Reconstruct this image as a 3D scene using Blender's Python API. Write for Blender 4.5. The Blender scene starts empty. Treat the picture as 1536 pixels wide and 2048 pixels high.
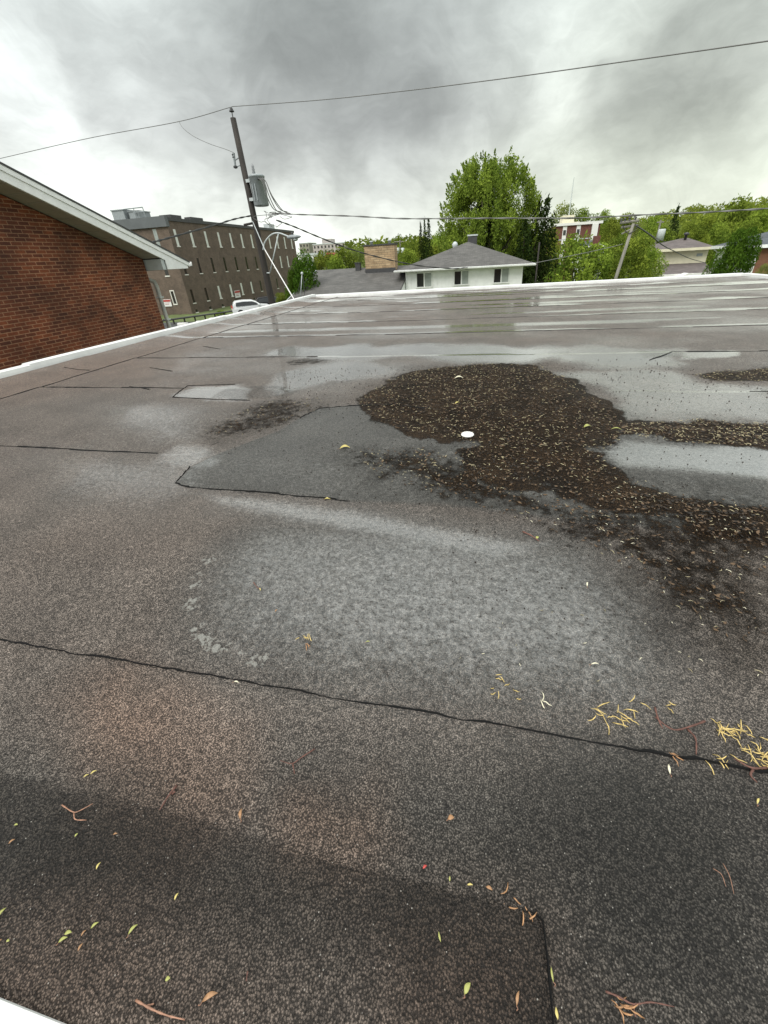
import bpy, math, random
import numpy as np
from mathutils import Vector, Matrix
random.seed(7); RNG = np.random.default_rng(7)
SC = bpy.context.scene; COL = SC.collection

# ------------------------------------------------------------------ camera
H = 0.72                       # eye height above the roof membrane (photographed from a ladder)
PPX, PPY, FL = 794.0, 950.0, 785.0
def _u(v):
    v = np.array(v, float); return v / np.linalg.norm(v)
_X = -_u([-3100 - PPX, PPY - 750, -FL]); _Y = _u([975 - PPX, PPY - 503, -FL])
_X = _u(_X - _Y * _X.dot(_Y)); _Z = np.cross(_X, _Y)
ROT = np.array([_X, _Y, _Z])
def ray(x, y): return ROT @ _u([x - PPX, PPY - y, -FL])
def gz(x, y, z=0.0):
    d = ray(x, y); return np.array([0, 0, H]) + d * ((z - H) / d[2])
def gy(x, y, Y):
    d = ray(x, y); return np.array([0, 0, H]) + d * (Y / d[1])
def gx(x, y, X):
    d = ray(x, y); return np.array([0, 0, H]) + d * (X / d[0])
cam_d = bpy.data.cameras.new("camera"); cam = bpy.data.objects.new("camera", cam_d); COL.objects.link(cam)
cam_d.lens = 36 * FL / 2048; cam_d.sensor_width = 36
cam_d.shift_x = -(PPX - 768) / 2048; cam_d.shift_y = -(1024 - PPY) / 2048
cam_d.clip_start = 0.02; cam_d.clip_end = 5000
m = Matrix(ROT.tolist()).to_4x4(); m.translation = (0, 0, H); cam.matrix_world = m
SC.camera = cam

# ------------------------------------------------------------------ world, sun, exposure
SUN_EL, SUN_AZ = math.radians(48), math.radians(205)
w = bpy.data.worlds.new("World"); SC.world = w; w.use_nodes = True
nt = w.node_tree; nt.nodes.clear()
class NT:
    def __init__(s, nt): s.nt = nt
    def n(s, t, **k):
        nd = s.nt.nodes.new(t)
        for a, b in k.items(): setattr(nd, a, b)
        return nd
    def put(s, sock, v):
        if v is None: return
        if isinstance(v, bpy.types.NodeSocket): s.nt.links.new(v, sock)
        else:
            try: sock.default_value = v
            except Exception:
                if isinstance(v, (int, float)): sock.default_value = (v, v, v)
                else: sock.default_value = tuple(v) + (1,)
    def math(s, op, a, b=None, c=None, clamp=False):
        nd = s.n('ShaderNodeMath', operation=op, use_clamp=clamp)
        s.put(nd.inputs[0], a); s.put(nd.inputs[1], b); s.put(nd.inputs[2], c); return nd.outputs[0]
    def vmath(s, op, a, b=None, out=0):
        nd = s.n('ShaderNodeVectorMath', operation=op)
        s.put(nd.inputs[0], a); s.put(nd.inputs[1], b); return nd.outputs[out]
    def rng(s, v, a, b, c=0.0, d=1.0, smooth=True):
        nd = s.n('ShaderNodeMapRange'); nd.interpolation_type = 'SMOOTHSTEP' if smooth else 'LINEAR'
        s.put(nd.inputs['Value'], v)
        nd.inputs['From Min'].default_value = a; nd.inputs['From Max'].default_value = b
        nd.inputs['To Min'].default_value = c; nd.inputs['To Max'].default_value = d; return nd.outputs[0]
    def mix(s, f, a, b, mode='MIX'):
        nd = s.n('ShaderNodeMix', data_type='RGBA', blend_type=mode)
        s.put(nd.inputs[0], f); s.put(nd.inputs[6], a); s.put(nd.inputs[7], b); return nd.outputs[2]
    def noise(s, v, scale, detail=2, rough=.5, out=0, **k):
        nd = s.n('ShaderNodeTexNoise', **k); s.put(nd.inputs['Vector'], v)
        nd.inputs['Scale'].default_value = scale; nd.inputs['Detail'].default_value = detail
        nd.inputs['Roughness'].default_value = rough; return nd.outputs[out]
    def vor(s, v, scale, out='Distance', feature='F1', rand=1.0):
        nd = s.n('ShaderNodeTexVoronoi', feature=feature); s.put(nd.inputs['Vector'], v)
        nd.inputs['Scale'].default_value = scale; nd.inputs['Randomness'].default_value = rand; return nd.outputs[out]
    def attr(s, name, out='Fac'):
        nd = s.n('ShaderNodeAttribute'); nd.attribute_name = name; return nd.outputs[out]
    def bump(s, h, strength=1, dist=.001, normal=None):
        nd = s.n('ShaderNodeBump'); nd.inputs['Strength'].default_value = strength; nd.inputs['Distance'].default_value = dist
        s.put(nd.inputs['Height'], h)
        if normal is not None: s.put(nd.inputs['Normal'], normal)
        return nd.outputs[0]
    def mapv(s, v, scale=(1, 1, 1), loc=(0, 0, 0), rot=(0, 0, 0)):
        nd = s.n('ShaderNodeMapping'); s.put(nd.inputs[0], v); nd.inputs['Scale'].default_value = scale
        nd.inputs['Location'].default_value = loc; nd.inputs['Rotation'].default_value = rot; return nd.outputs[0]
g = NT(nt)
tc = g.n('ShaderNodeTexCoord'); D = g.vmath('NORMALIZE', tc.outputs['Generated'])
sep = g.n('ShaderNodeSeparateXYZ'); g.put(sep.inputs[0], D); dz = sep.outputs[2]
warp = g.noise(D, 3.2, 4, .55, out=1)
warp = g.vmath('SCALE', g.vmath('SUBTRACT', warp, (.5, .5, .5))); warp.node.inputs['Scale'].default_value = .42
DW = g.vmath('NORMALIZE', g.vmath('ADD', D, warp))
# cloud cover value by elevation (thin and bright at the horizon, brighter again at the zenith)
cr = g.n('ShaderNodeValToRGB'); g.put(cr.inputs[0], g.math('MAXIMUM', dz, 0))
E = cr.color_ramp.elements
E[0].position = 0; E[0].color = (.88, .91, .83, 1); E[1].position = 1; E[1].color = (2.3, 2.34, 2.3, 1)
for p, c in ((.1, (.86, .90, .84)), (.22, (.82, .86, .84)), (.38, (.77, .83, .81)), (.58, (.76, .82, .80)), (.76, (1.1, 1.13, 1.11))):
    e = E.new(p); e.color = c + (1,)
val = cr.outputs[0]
# cloud masses, each a direction on the sky: (pixel it was read at, angular size, factor)
blobs = [((450, 165), .30, .70), ((640, 140), .30, .74), ((760, 90), .22, .82), ((640, 250), .22, .76), ((900, 200), .26, .80), ((1130, 230), .24, .84), ((250, 95), .14, .80),
         ((1410, 240), .22, .68), ((1510, 40), .26, .76), ((1000, 30), .2, .9), ((1300, 210), .2, .86), ((30, 20), .16, .80), ((820, 300), .16, .88),
         ((60, 110), .13, 1.26), ((215, 185), .20, 1.22), ((160, 290), .22, 1.06), ((330, 60), .12, 1.14), ((1130, 80), .13, 1.22), ((1150, 150), .1, 1.14), ((760, 440), .28, 1.16), ((900, 270), .1, 1.12), ((560, 390), .22, 1.1),
         ((400, 370), .2, 1.05), ((1250, 330), .2, 1.06)]
for (px, py), r, f in blobs:
    c = ray(px, py)
    d = g.vmath('DISTANCE', DW, tuple(c), out=1)
    k = g.rng(d, r * .35, r * 1.05, 1.0, 0.0)
    f = f ** .84; val = g.mix(k, val, g.vmath('MULTIPLY', val, (f, f, f)))
nz = g.noise(g.mapv(D, (1, 1, 2.2)), 4.0, 6, .6)
val = g.mix(1.0, val, g.rng(nz, .28, .72, .84, 1.16), 'MULTIPLY')
nz = g.noise(g.mapv(DW, (1.6, 1, 3.0)), 9.0, 6, .6)
val = g.mix(1.0, val, g.rng(nz, .28, .72, .93, 1.07), 'MULTIPLY')
# greenish yellow cast of the thinner cloud low on the right
d = g.vmath('DISTANCE', D, tuple(ray(1330, 390)), out=1)
val = g.mix(g.rng(d, .1, .55, .75, 0), val, g.mix(1.0, val, (.98, 1.0, .90, 1), 'MULTIPLY'))
sky = g.n('ShaderNodeTexSky'); sky.sky_type = 'NISHITA'; sky.sun_disc = False
sky.sun_elevation = SUN_EL; sky.sun_rotation = SUN_AZ
bg1 = g.n('ShaderNodeBackground'); g.put(bg1.inputs[0], sky.outputs[0]); bg1.inputs[1].default_value = .05
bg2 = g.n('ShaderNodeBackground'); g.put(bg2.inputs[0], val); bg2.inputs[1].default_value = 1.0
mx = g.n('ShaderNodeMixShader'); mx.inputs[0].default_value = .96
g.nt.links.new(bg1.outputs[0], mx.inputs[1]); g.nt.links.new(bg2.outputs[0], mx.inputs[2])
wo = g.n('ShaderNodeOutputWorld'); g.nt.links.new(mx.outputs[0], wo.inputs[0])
sd = bpy.data.lights.new("sun", 'SUN'); sd.energy = 2.1; sd.angle = math.radians(35); sd.color = (1, .97, .92)
so = bpy.data.objects.new("sun", sd); COL.objects.link(so)
sdir = Vector((math.sin(SUN_AZ) * math.cos(SUN_EL), math.cos(SUN_AZ) * math.cos(SUN_EL), math.sin(SUN_EL)))
so.rotation_euler = sdir.to_track_quat('Z', 'Y').to_euler(); so.location = (0, -5, 20)
vs = SC.view_settings; vs.view_transform = 'Standard'; vs.look = 'None'; vs.exposure = 0.18; vs.gamma = 1
SC.cycles.max_bounces = 6

# ------------------------------------------------------------------ helpers
def mat(name, col=(.5, .5, .5), rough=.6, var=0.0, vscale=3.0, bump=0.0, bscale=40, metal=0, spec=.5, streak=False):
    m = bpy.data.materials.new(name); m.use_nodes = True; t = NT(m.node_tree)
    bs = m.node_tree.nodes['Principled BSDF']
    bs.inputs['Roughness'].default_value = rough; bs.inputs['Metallic'].default_value = metal
    bs.inputs['Specular IOR Level'].default_value = spec
    co = t.n('ShaderNodeTexCoord').outputs['Object']
    if var > 0:
        v = t.mapv(co, (1, 1, .15)) if streak else co
        nz = t.noise(v, vscale, 5, .6)
        c = t.mix(t.rng(nz, .3, .7), tuple(x * (1 - var) for x in col) + (1,), tuple(min(1, x * (1 + var)) for x in col) + (1,))
        t.put(bs.inputs['Base Color'], c)
    else: bs.inputs['Base Color'].default_value = tuple(col) + (1,)
    if bump > 0: t.put(bs.inputs['Normal'], t.bump(t.noise(co, bscale, 4), 1, bump))
    m['t'] = 0
    return m
def brick_mat(name, c1, c2, mortar, axis='x', bw=.21, bh=.075, msize=.009, dark=.5):
    m = bpy.data.materials.new(name); m.use_nodes = True; t = NT(m.node_tree); bs = m.node_tree.nodes['Principled BSDF']
    co = t.n('ShaderNodeTexCoord').outputs['Object']; s = t.n('ShaderNodeSeparateXYZ'); t.put(s.inputs[0], co)
    cb = t.n('ShaderNodeCombineXYZ')
    if axis == 'x': t.put(cb.inputs[0], s.outputs[1])
    elif axis == 'y': t.put(cb.inputs[0], s.outputs[0])
    else: t.put(cb.inputs[0], t.math('ADD', s.outputs[0], s.outputs[1]))
    t.put(cb.inputs[1], s.outputs[2])
    b = t.n('ShaderNodeTexBrick'); t.put(b.inputs['Vector'], cb.outputs[0])
    b.inputs['Scale'].default_value = 1; b.inputs['Mortar Size'].default_value = msize; b.inputs['Mortar Smooth'].default_value = .3
    b.inputs['Brick Width'].default_value = bw; b.inputs['Row Height'].default_value = bh; b.inputs['Bias'].default_value = -.1
    b.inputs['Color1'].default_value = c1 + (1,); b.inputs['Color2'].default_value = c2 + (1,); b.inputs['Mortar'].default_value = mortar + (1,)
    nz = t.noise(co, 1.3, 5, .6)
    c = t.mix(1.0, b.outputs[0], t.rng(nz, .25, .75, 1 - dark * .6, 1 + dark * .5), 'MULTIPLY')
    n2 = t.noise(co, 55, 3)
    c = t.mix(1.0, c, t.rng(n2, .3, .7, .8, 1.15), 'MULTIPLY')
    t.put(bs.inputs['Base Color'], c); bs.inputs['Roughness'].default_value = .8
    h = t.math('SUBTRACT', t.math('MULTIPLY', n2, .25), b.outputs[1])
    t.put(bs.inputs['Normal'], t.bump(h, 1, .006))
    return m
def leaf_mat(name, ca, cb, trans=.35):
    m = bpy.data.materials.new(name); m.use_nodes = True; t = NT(m.node_tree); t.nt.nodes.clear()
    v = t.attr('var'); c = t.mix(v, ca + (1,), cb + (1,))
    geo = t.n('ShaderNodeObjectInfo'); hs = t.n('ShaderNodeHueSaturation'); t.put(hs.inputs['Color'], c)
    t.put(hs.inputs['Value'], t.rng(geo.outputs['Random'], 0, 1, .82, 1.15, False)); t.put(hs.inputs['Hue'], t.rng(geo.outputs['Random'], 0, 1, .49, .51, False))
    d = t.n('ShaderNodeBsdfDiffuse'); t.put(d.inputs[0], hs.outputs[0])
    tr = t.n('ShaderNodeBsdfTranslucent'); t.put(tr.inputs[0], hs.outputs[0])
    mx = t.n('ShaderNodeMixShader'); mx.inputs[0].default_value = trans
    t.nt.links.new(d.outputs[0], mx.inputs[1]); t.nt.links.new(tr.outputs[0], mx.inputs[2])
    o = t.n('ShaderNodeOutputMaterial'); t.nt.links.new(mx.outputs[0], o.inputs[0]); return m

def mk(name, V, F, m=None, parent=None, smooth=False):
    me = bpy.data.meshes.new(name); me.from_pydata([tuple(map(float, v)) for v in V], [], F); me.update()
    if smooth: me.polygons.foreach_set('use_smooth', [True] * len(me.polygons))
    o = bpy.data.objects.new(name, me); COL.objects.link(o)
    if m: me.materials.append(m)
    if parent is not None: o.parent = parent
    return o
def tag(o, label=None, cat=None, group=None, kind=None):
    if label: o['label'] = label
    if cat: o['category'] = cat
    if group: o['group'] = group
    if kind: o['kind'] = kind
    return o
def thing(name, label, cat, loc=(0, 0, 0), rz=0, group=None):
    o = bpy.data.objects.new(name, None); COL.objects.link(o); o.location = [float(v) for v in loc]; o.rotation_euler = (0, 0, rz)
    o.empty_display_size = .2
    return tag(o, label, cat, group)
class MB:
    def __init__(s): s.V = []; s.F = []
    def add(s, V, F):
        b = len(s.V); s.V += [tuple(v) for v in V]; s.F += [tuple(i + b for i in f) for f in F]; return s
    def box(s, x0, x1, y0, y1, z0, z1):
        V = [(x0, y0, z0), (x1, y0, z0), (x1, y1, z0), (x0, y1, z0), (x0, y0, z1), (x1, y0, z1), (x1, y1, z1), (x0, y1, z1)]
        return s.add(V, [(0, 3, 2, 1), (4, 5, 6, 7), (0, 1, 5, 4), (1, 2, 6, 5), (2, 3, 7, 6), (3, 0, 4, 7)])
    def prism(s, prof, axis, a, b):
        """prof: list of 2D points; extruded along axis from a to b"""
        n = len(prof)
        def P(p, t):
            return {'x': (t, p[0], p[1]), 'y': (p[0], t, p[1]), 'z': (p[0], p[1], t)}[axis]
        V = [P(p, a) for p in prof] + [P(p, b) for p in prof]
        F = [tuple(range(n)), tuple(range(2 * n - 1, n - 1, -1))] + [(i, i + n, (i + 1) % n + n, (i + 1) % n) for i in range(n)]
        return s.add(V, F)
    def tube(s, P, R, k=8, cap=True):
        P = [Vector(p) for p in P]; n = len(P)
        if not hasattr(R, '__len__'): R = [R] * n
        up = None; V = []
        for i, p in enumerate(P):
            t = (P[min(i + 1, n - 1)] - P[max(i - 1, 0)]).normalized()
            if up is None: up = t.orthogonal().normalized()
            up = (up - t * up.dot(t)); up = up.normalized() if up.length > 1e-6 else t.orthogonal().normalized()
            sd_ = t.cross(up)
            for j in range(k):
                a = 2 * math.pi * j / k; V.append(p + (up * math.cos(a) + sd_ * math.sin(a)) * R[i])
        F = [(i * k + j, i * k + (j + 1) % k, (i + 1) * k + (j + 1) % k, (i + 1) * k + j) for i in range(n - 1) for j in range(k)]
        if cap: F += [tuple(range(k - 1, -1, -1)), tuple(range((n - 1) * k, n * k))]
        return s.add(V, F)
    def lathe(s, prof, c=(0, 0, 0), k=24):
        V = [(c[0] + r * math.cos(2 * math.pi * j / k), c[1] + r * math.sin(2 * math.pi * j / k), c[2] + z) for r, z in prof for j in range(k)]
        n = len(prof)
        F = [(i * k + j, i * k + (j + 1) % k, (i + 1) * k + (j + 1) % k, (i + 1) * k + j) for i in range(n - 1) for j in range(k)]
        F += [tuple(range(k - 1, -1, -1)), tuple(range((n - 1) * k, n * k))]
        return s.add(V, F)
    def build(s, name, m=None, parent=None, smooth=False, bevel=0):
        o = mk(name, s.V, s.F, m, parent, smooth)
        if bevel:
            md = o.modifiers.new('b', 'BEVEL'); md.width = bevel; md.segments = 2; md.limit_method = 'ANGLE'
        return o
def spline(P, n=12):
    P = [np.array(p, float) for p in P]; Q = [P[0] * 2 - P[1]] + P + [P[-1] * 2 - P[-2]]; out = []
    for i in range(1, len(Q) - 2):
        for k in range(n):
            t = k / n; a, b, c, d = Q[i - 1:i + 3]
            out.append(.5 * (2 * b + (c - a) * t + (2 * a - 5 * b + 4 * c - d) * t * t + (3 * b - a - 3 * c + d) * t ** 3))
    out.append(P[-1]); return out
def smooth01(x, a, b):
    t = np.clip((x - a) / (b - a), 0, 1); return t * t * (3 - 2 * t)
# value noise for geometry
_perm = RNG.random((256, 256))
def vnoise(x, y):
    xi = np.floor(x).astype(int); yi = np.floor(y).astype(int); fx = x - xi; fy = y - yi
    fx = fx * fx * (3 - 2 * fx); fy = fy * fy * (3 - 2 * fy)
    a = _perm[xi & 255, yi & 255]; b = _perm[(xi + 1) & 255, yi & 255]; c = _perm[xi & 255, (yi + 1) & 255]; d = _perm[(xi + 1) & 255, (yi + 1) & 255]
    return (a * (1 - fx) + b * fx) * (1 - fy) + (c * (1 - fx) + d * fx) * fy
def fbm(x, y, o=4):
    s = 0; a = .5
    for i in range(o): s = s + a * vnoise(x * 2 ** i + 17 * i, y * 2 ** i + 31 * i); a *= .5
    return s / (1 - .5 ** o)

# ------------------------------------------------------------------ materials
M = {}
M['white_metal'] = mat('white_metal', (.76, .77, .75), .38, .09, 3.5, .0006, 25)
M['white_trim'] = mat('white_trim', (.88, .89, .89), .45, .05, 8)
M['soffit'] = mat('soffit', (.42, .40, .36), .5, .06, 4)
M['dark_metal'] = mat('dark_metal', (.05, .05, .052), .5, .15, 6)
M['grey_metal'] = mat('grey_metal', (.30, .33, .34), .42, .10, 5)
M['pale_metal'] = mat('pale_metal', (.50, .54, .54), .4, .08, 6)
M['wood_pole'] = mat('wood_pole', (.034, .029, .025), .85, .35, 9, .004, 30, streak=True)
M['grey_pole'] = mat('grey_pole', (.21, .20, .17), .85, .25, 9, .004, 30, streak=True)
M['cable'] = mat('cable', (.045, .045, .045), .6)
M['grey_cable'] = mat('grey_cable', (.16, .16, .155), .6)
M['porcelain'] = mat('porcelain', (.25, .26, .27), .3)
M['glass'] = mat('glass', (.02, .024, .026), .08, spec=.8)
M['curtain'] = mat('curtain', (.30, .33, .31), .25, .15, 3)
M['siding'] = mat('siding', (.86, .87, .86), .5, .05, 3)
M['cream'] = mat('cream', (.66, .62, .46), .7, .06, 2)
M['stone'] = brick_mat('stone', (.36, .25, .14), (.50, .37, .22), (.20, .15, .10), 'xy', .42, .14, .012, .5)
M['house_brick'] = brick_mat('house_brick', (.185, .048, .016), (.078, .020, .009), (.31, .16, .09), 'x', .215, .0705, .0085, .85)
M['brown_brick'] = brick_mat('brown_brick', (.145, .106, .078), (.108, .080, .059), (.17, .13, .10), 'xy', .23, .08, .008, .4)
M['red_brick'] = brick_mat('red_brick', (.16, .055, .04), (.12, .045, .035), (.16, .08, .06), 'xy', .25, .09, .008, .3)
M['tan_brick'] = brick_mat('tan_brick', (.24, .10, .05), (.19, .08, .045), (.2, .13, .1), 'xy', .25, .09, .008, .3)
M['render'] = mat('render', (.42, .38, .36), .8, .1, .3)
M['asphalt'] = mat('asphalt', (.055, .056, .056), .7, .25, .8, .003, 60)
M['grass'] = mat('grass', (.10, .13, .04), .9, .35, 1.2, .02, 25)
M['concrete'] = mat('concrete', (.55, .55, .52), .8, .1, 3)
M['car_white'] = mat('car_white', (.78, .80, .80), .2)
M['car_black'] = mat('car_black', (.012, .012, .014), .2)
M['car_glass'] = mat('car_glass', (.01, .012, .014), .06, spec=.8)
M['tyre'] = mat('tyre', (.015, .015, .015), .8)
M['rim'] = mat('rim', (.4, .4, .41), .3, metal=.7)
M['red_paint'] = mat('red_paint', (.42, .05, .04), .5)
M['sign_white'] = mat('sign_white', (.75, .74, .72), .5)
M['bark'] = mat('bark', (.07, .055, .042), .9, .3, 8, .01, 20)
def shingle(name, col, row=.14):
    m = bpy.data.materials.new(name); m.use_nodes = True; t = NT(m.node_tree); bs = m.node_tree.nodes['Principled BSDF']
    co = t.n('ShaderNodeTexCoord').outputs['Object']
    s = t.n('ShaderNodeSeparateXYZ'); t.put(s.inputs[0], co); cb = t.n('ShaderNodeCombineXYZ')
    t.put(cb.inputs[0], s.outputs[0]); t.put(cb.inputs[1], t.math('ADD', s.outputs[1], t.math('MULTIPLY', s.outputs[2], .6)))
    b = t.n('ShaderNodeTexBrick'); t.put(b.inputs['Vector'], cb.outputs[0]); b.inputs['Scale'].default_value = 1
    b.inputs['Brick Width'].default_value = .33; b.inputs['Row Height'].default_value = row; b.inputs['Mortar Size'].default_value = .006
    b.inputs['Color1'].default_value = tuple(c * 1.2 for c in col) + (1,); b.inputs['Color2'].default_value = tuple(c * .8 for c in col) + (1,)
    b.inputs['Mortar'].default_value = tuple(c * .45 for c in col) + (1,)
    c = t.mix(1.0, b.outputs[0], t.rng(t.noise(co, 1.1, 6, .65), .3, .7, .8, 1.2), 'MULTIPLY')
    c = t.mix(1.0, c, t.rng(t.noise(co, 60, 2), .3, .7, .75, 1.2), 'MULTIPLY')
    t.put(bs.inputs['Base Color'], c); bs.inputs['Roughness'].default_value = .75
    t.put(bs.inputs['Normal'], t.bump(b.outputs[1], -.8, .01)); return m
M['shingle_grey'] = shingle('shingle_grey', (.098, .094, .088))
M['shingle_brown'] = shingle('shingle_brown', (.12, .10, .095))
M['shingle_slate'] = shingle('shingle_slate', (.075, .085, .095))

# ------------------------------------------------------------------ ground, hills
def ground_z(x, y):
    x = np.asarray(x, float); y = np.asarray(y, float)
    low = smooth01(y, 40, 85) * smooth01(x, -25, 10) * -4.0
    hill = smooth01(y, 170, 650) * (6 + 24 * smooth01(x, -40, 300)) + smooth01(y, 100, 260) * 3
    return -4.4 + low + hill + (fbm(x / 60 + 50, y / 60 + 50) - .5) * 8 * smooth01(y, 150, 500)
xs = np.concatenate([np.linspace(-1500, -160, 22)[:-1], np.linspace(-160, 160, 81)[:-1], np.linspace(160, 1500, 22)])
ys = np.concatenate([np.linspace(-400, -20, 10)[:-1], np.linspace(-20, 200, 70)[:-1], np.linspace(200, 2500, 50)])
GX, GY = np.meshgrid(xs, ys); GZ = ground_z(GX, GY); nx = len(xs)
tag(mk('ground', np.stack([GX.ravel(), GY.ravel(), GZ.ravel()], 1), [(j * nx + i, j * nx + i + 1, (j + 1) * nx + i + 1, (j + 1) * nx + i) for j in range(len(ys) - 1) for i in range(nx - 1)], M['grass'], smooth=True), kind='structure')
def sheet(name, P, z, m, kind='structure'):
    return tag(mk(name, [(p[0], p[1], z) for p in P], [tuple(range(len(P)))], m), kind=kind)
sheet('parking_lot', [(-60, 6), (-9, 6), (-9, 39), (-31.5, 39), (-27, 43.0), (-27, 62), (-60, 62)][0:0] or [(-29.5, 43.5), (-20, 20), (-9, 6), (-4, 14), (-10, 62), (-29.5, 62)], -4.396, M['asphalt'])
sheet('parking_apron', [(-60, 6), (-9.2, 6), (-20.2, 20), (-30.6, 41.3), (-60, 41.3)], -4.396, M['asphalt'])

# ------------------------------------------------------------------ the flat roof
def S(x, y): p = gz(x, y, 0); return (p[0], p[1])
XL = -3.83; YF0 = 9.38; XR = 5.16; YF1 = 10.33
flat = thing('flat_roof_building', 'low building with the wet dark flat roof edged in white metal, filling the foreground', 'building', (0, 0, 0))
def far_y(x): return YF0 + (x - XL) * (YF1 - YF0) / (XR - XL)
xg = np.concatenate([np.arange(XL, -1.9, .022), np.arange(-1.9, 1.7, .0105), np.arange(1.7, XR + .02, .022)])
tg = [0.0]
while tg[-1] < 1.0:
    Y = tg[-1] * 10; tg.append(tg[-1] + (.0075 + .0062 * Y) / 10)
tg = np.array(tg); tg[-1] = 1.0
U, T = np.meshgrid(xg, tg); VX = U; VY = T * far_y(U)
def sdist(poly):
    """signed distance (positive inside) of every membrane vertex to a polygon in roof metres"""
    P = np.array(poly); x0, y0 = P.min(0) - 1.2; x1, y1 = P.max(0) + 1.2
    out = np.full(VX.shape, -1.2); sel = (VX > x0) & (VX < x1) & (VY > y0) & (VY < y1)
    x = VX[sel]; y = VY[sel]; d = np.full(x.shape, 9.); ins = np.zeros(x.shape, bool)
    for i in range(len(P)):
        a, b = P[i], P[(i + 1) % len(P)]; e = b - a; L = e.dot(e) + 1e-9
        t = np.clip(((x - a[0]) * e[0] + (y - a[1]) * e[1]) / L, 0, 1)
        d = np.minimum(d, np.hypot(x - a[0] - t * e[0], y - a[1] - t * e[1]))
        c = ((a[1] > y) != (b[1] > y)); 
        with np.errstate(divide='ignore', invalid='ignore'):
            ins ^= c & (x < (b[0] - a[0]) * (y - a[1]) / (b[1] - a[1] + 1e-12) + a[0])
    out[sel] = np.where(ins, d, -d); return out
def PX(*pts): return [S(*p) for p in pts]
def region(poly, soft, amt=1.0, noisy=.0, ns=4.0):
    s = sdist(poly)
    if noisy: s = s + (fbm(VX * ns + 9, VY * ns + 5, 5) - .5) * 2 * noisy
    return smooth01(s, -soft, soft) * amt
P_patch = PX((352, 966), (380, 935), (440, 905), (555, 862), (600, 836), (640, 817), (700, 812), (850, 812), (1010, 818), (1400, 860), (1536, 880), (1536, 1075), (1180, 1048), (900, 1012), (700, 1003), (570, 990), (372, 974))
P_near = PX((-60, 1530), (0, 1546), (390, 1640), (730, 1740), (1060, 1825), (1085, 1840), (1104, 2048), (1110, 2200)) + [(-1.2, -.05), (-2.6, -.05)]
D_main = PX((712, 808), (735, 785), (775, 760), (850, 738), (950, 727), (1080, 730), (1110, 745), (1150, 762), (1175, 785), (1215, 812), (1250, 850), (1235, 885), (1195, 905), (1215, 930), (1290, 965), (1400, 1005), (1560, 1035), (1560, 1100), (1400, 1060), (1250, 1015), (1100, 985), (1000, 962), (950, 945), (900, 912), (930, 893), (880, 876), (800, 862), (750, 840))
D_r = PX((1230, 872), (1250, 850), (1330, 842), (1400, 838), (1570, 850), (1570, 898), (1350, 885), (1270, 872))
D_tr = PX((1380, 752), (1430, 740), (1570, 735), (1570, 762), (1430, 762))
D_l = PX((405, 862), (425, 845), (480, 822), (560, 800), (640, 795), (650, 812), (560, 850), (500, 872), (430, 882))
D_ne = PX((560, 722), (640, 716), (700, 716), (640, 730), (570, 735))
D_mot = PX((1060, 1000), (1250, 985), (1560, 1010), (1600, 1330), (1480, 1290), (1330, 1200), (1230, 1120), (1100, 1060))
D_core = PX((1300, 1040), (1560, 1060), (1600, 1110), (1400, 1085), (1290, 1060))
D_mid = PX((700, 900), (850, 895), (960, 935), (1060, 985), (1240, 1030), (1300, 1080), (1080, 1050), (900, 1000), (760, 960))
sludge = np.maximum.reduce([region(D_main, .05, 1, .11, 7), region(D_r, .05, 1, .11, 7), region(D_tr, .06, .95, .09, 5), region(D_l, .14, .50, .12, 5), region(D_ne, .1, .5, .1, 4),
                            region(D_mot, .16, .46, .20, 6), region(D_core, .10, .62, .14, 6), region(D_mid, .12, .55, .12, 4)])
# standing / spread water
W_front = PX((520, 1045), (700, 1040), (900, 1050), (1180, 1090), (1280, 1180), (1330, 1290), (1250, 1400), (1000, 1400), (780, 1370), (600, 1340), (500, 1316), (420, 1280), (388, 1225), (394, 1165), (430, 1100))
W_band = PX((400, 985), (560, 1000), (800, 1035), (1120, 1090), (1000, 1130), (760, 1075), (560, 1040), (440, 1010))
W_l = PX((80, 895), (290, 915), (420, 900), (420, 985), (300, 1020), (120, 990), (20, 930))
W_l2 = PX((180, 810), (330, 800), (420, 815), (400, 880), (300, 890), (200, 850))
W_s1 = PX((350, 794), (375, 770), (480, 768), (500, 800), (430, 800))
W_s2 = PX((310, 925), (360, 885), (440, 895), (425, 930), (370, 945))
W_c = PX((560, 745), (620, 728), (720, 722), (800, 730), (810, 745), (740, 760), (650, 775), (560, 785))
W_far = PX((560, 705), (700, 690), (900, 690), (1130, 700), (1340, 702), (1330, 730), (1180, 735), (1100, 724), (900, 716), (700, 716))
W_r1 = PX((1110, 745), (1350, 735), (1400, 760), (1560, 775), (1560, 840), (1400, 835), (1250, 840), (1210, 805), (1180, 775))
W_r2 = PX((1205, 905), (1250, 880), (1350, 892), (1560, 902), (1560, 965), (1400, 945), (1240, 935))
W_r3 = PX((1350, 703), (1470, 700), (1460, 715), (1360, 718))
W_r4 = PX((1220, 1010), (1400, 1020), (1560, 1040), (1560, 1010), (1400, 985), (1240, 965))
wet = np.maximum.reduce([region(W_front, .16, .5, .05, 3), region(W_band, .05, .80, .05, 3), region(W_l, .22, .55, .06, 3), region(W_l2, .22, .55, .06, 3), region(W_s1, .07, .95, .10, 6), region(W_s2, .09, .75, .08, 6),
                         region(W_c, .18, 1.1, .22, 3), region(W_far, .30, 1.6, .35, 1.6), region(W_r1, .16, .8, .2, 3), region(W_r2, .06, .95, .05, 3), region(W_r3, .05, 1, .1, 5), region(W_r4, .05, .5, .12, 5)])
SEAMS = [.405, 1.35, 2.33, 3.27, 4.30, 5.28, 6.28, 7.25, 8.2, 9.05]
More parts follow.
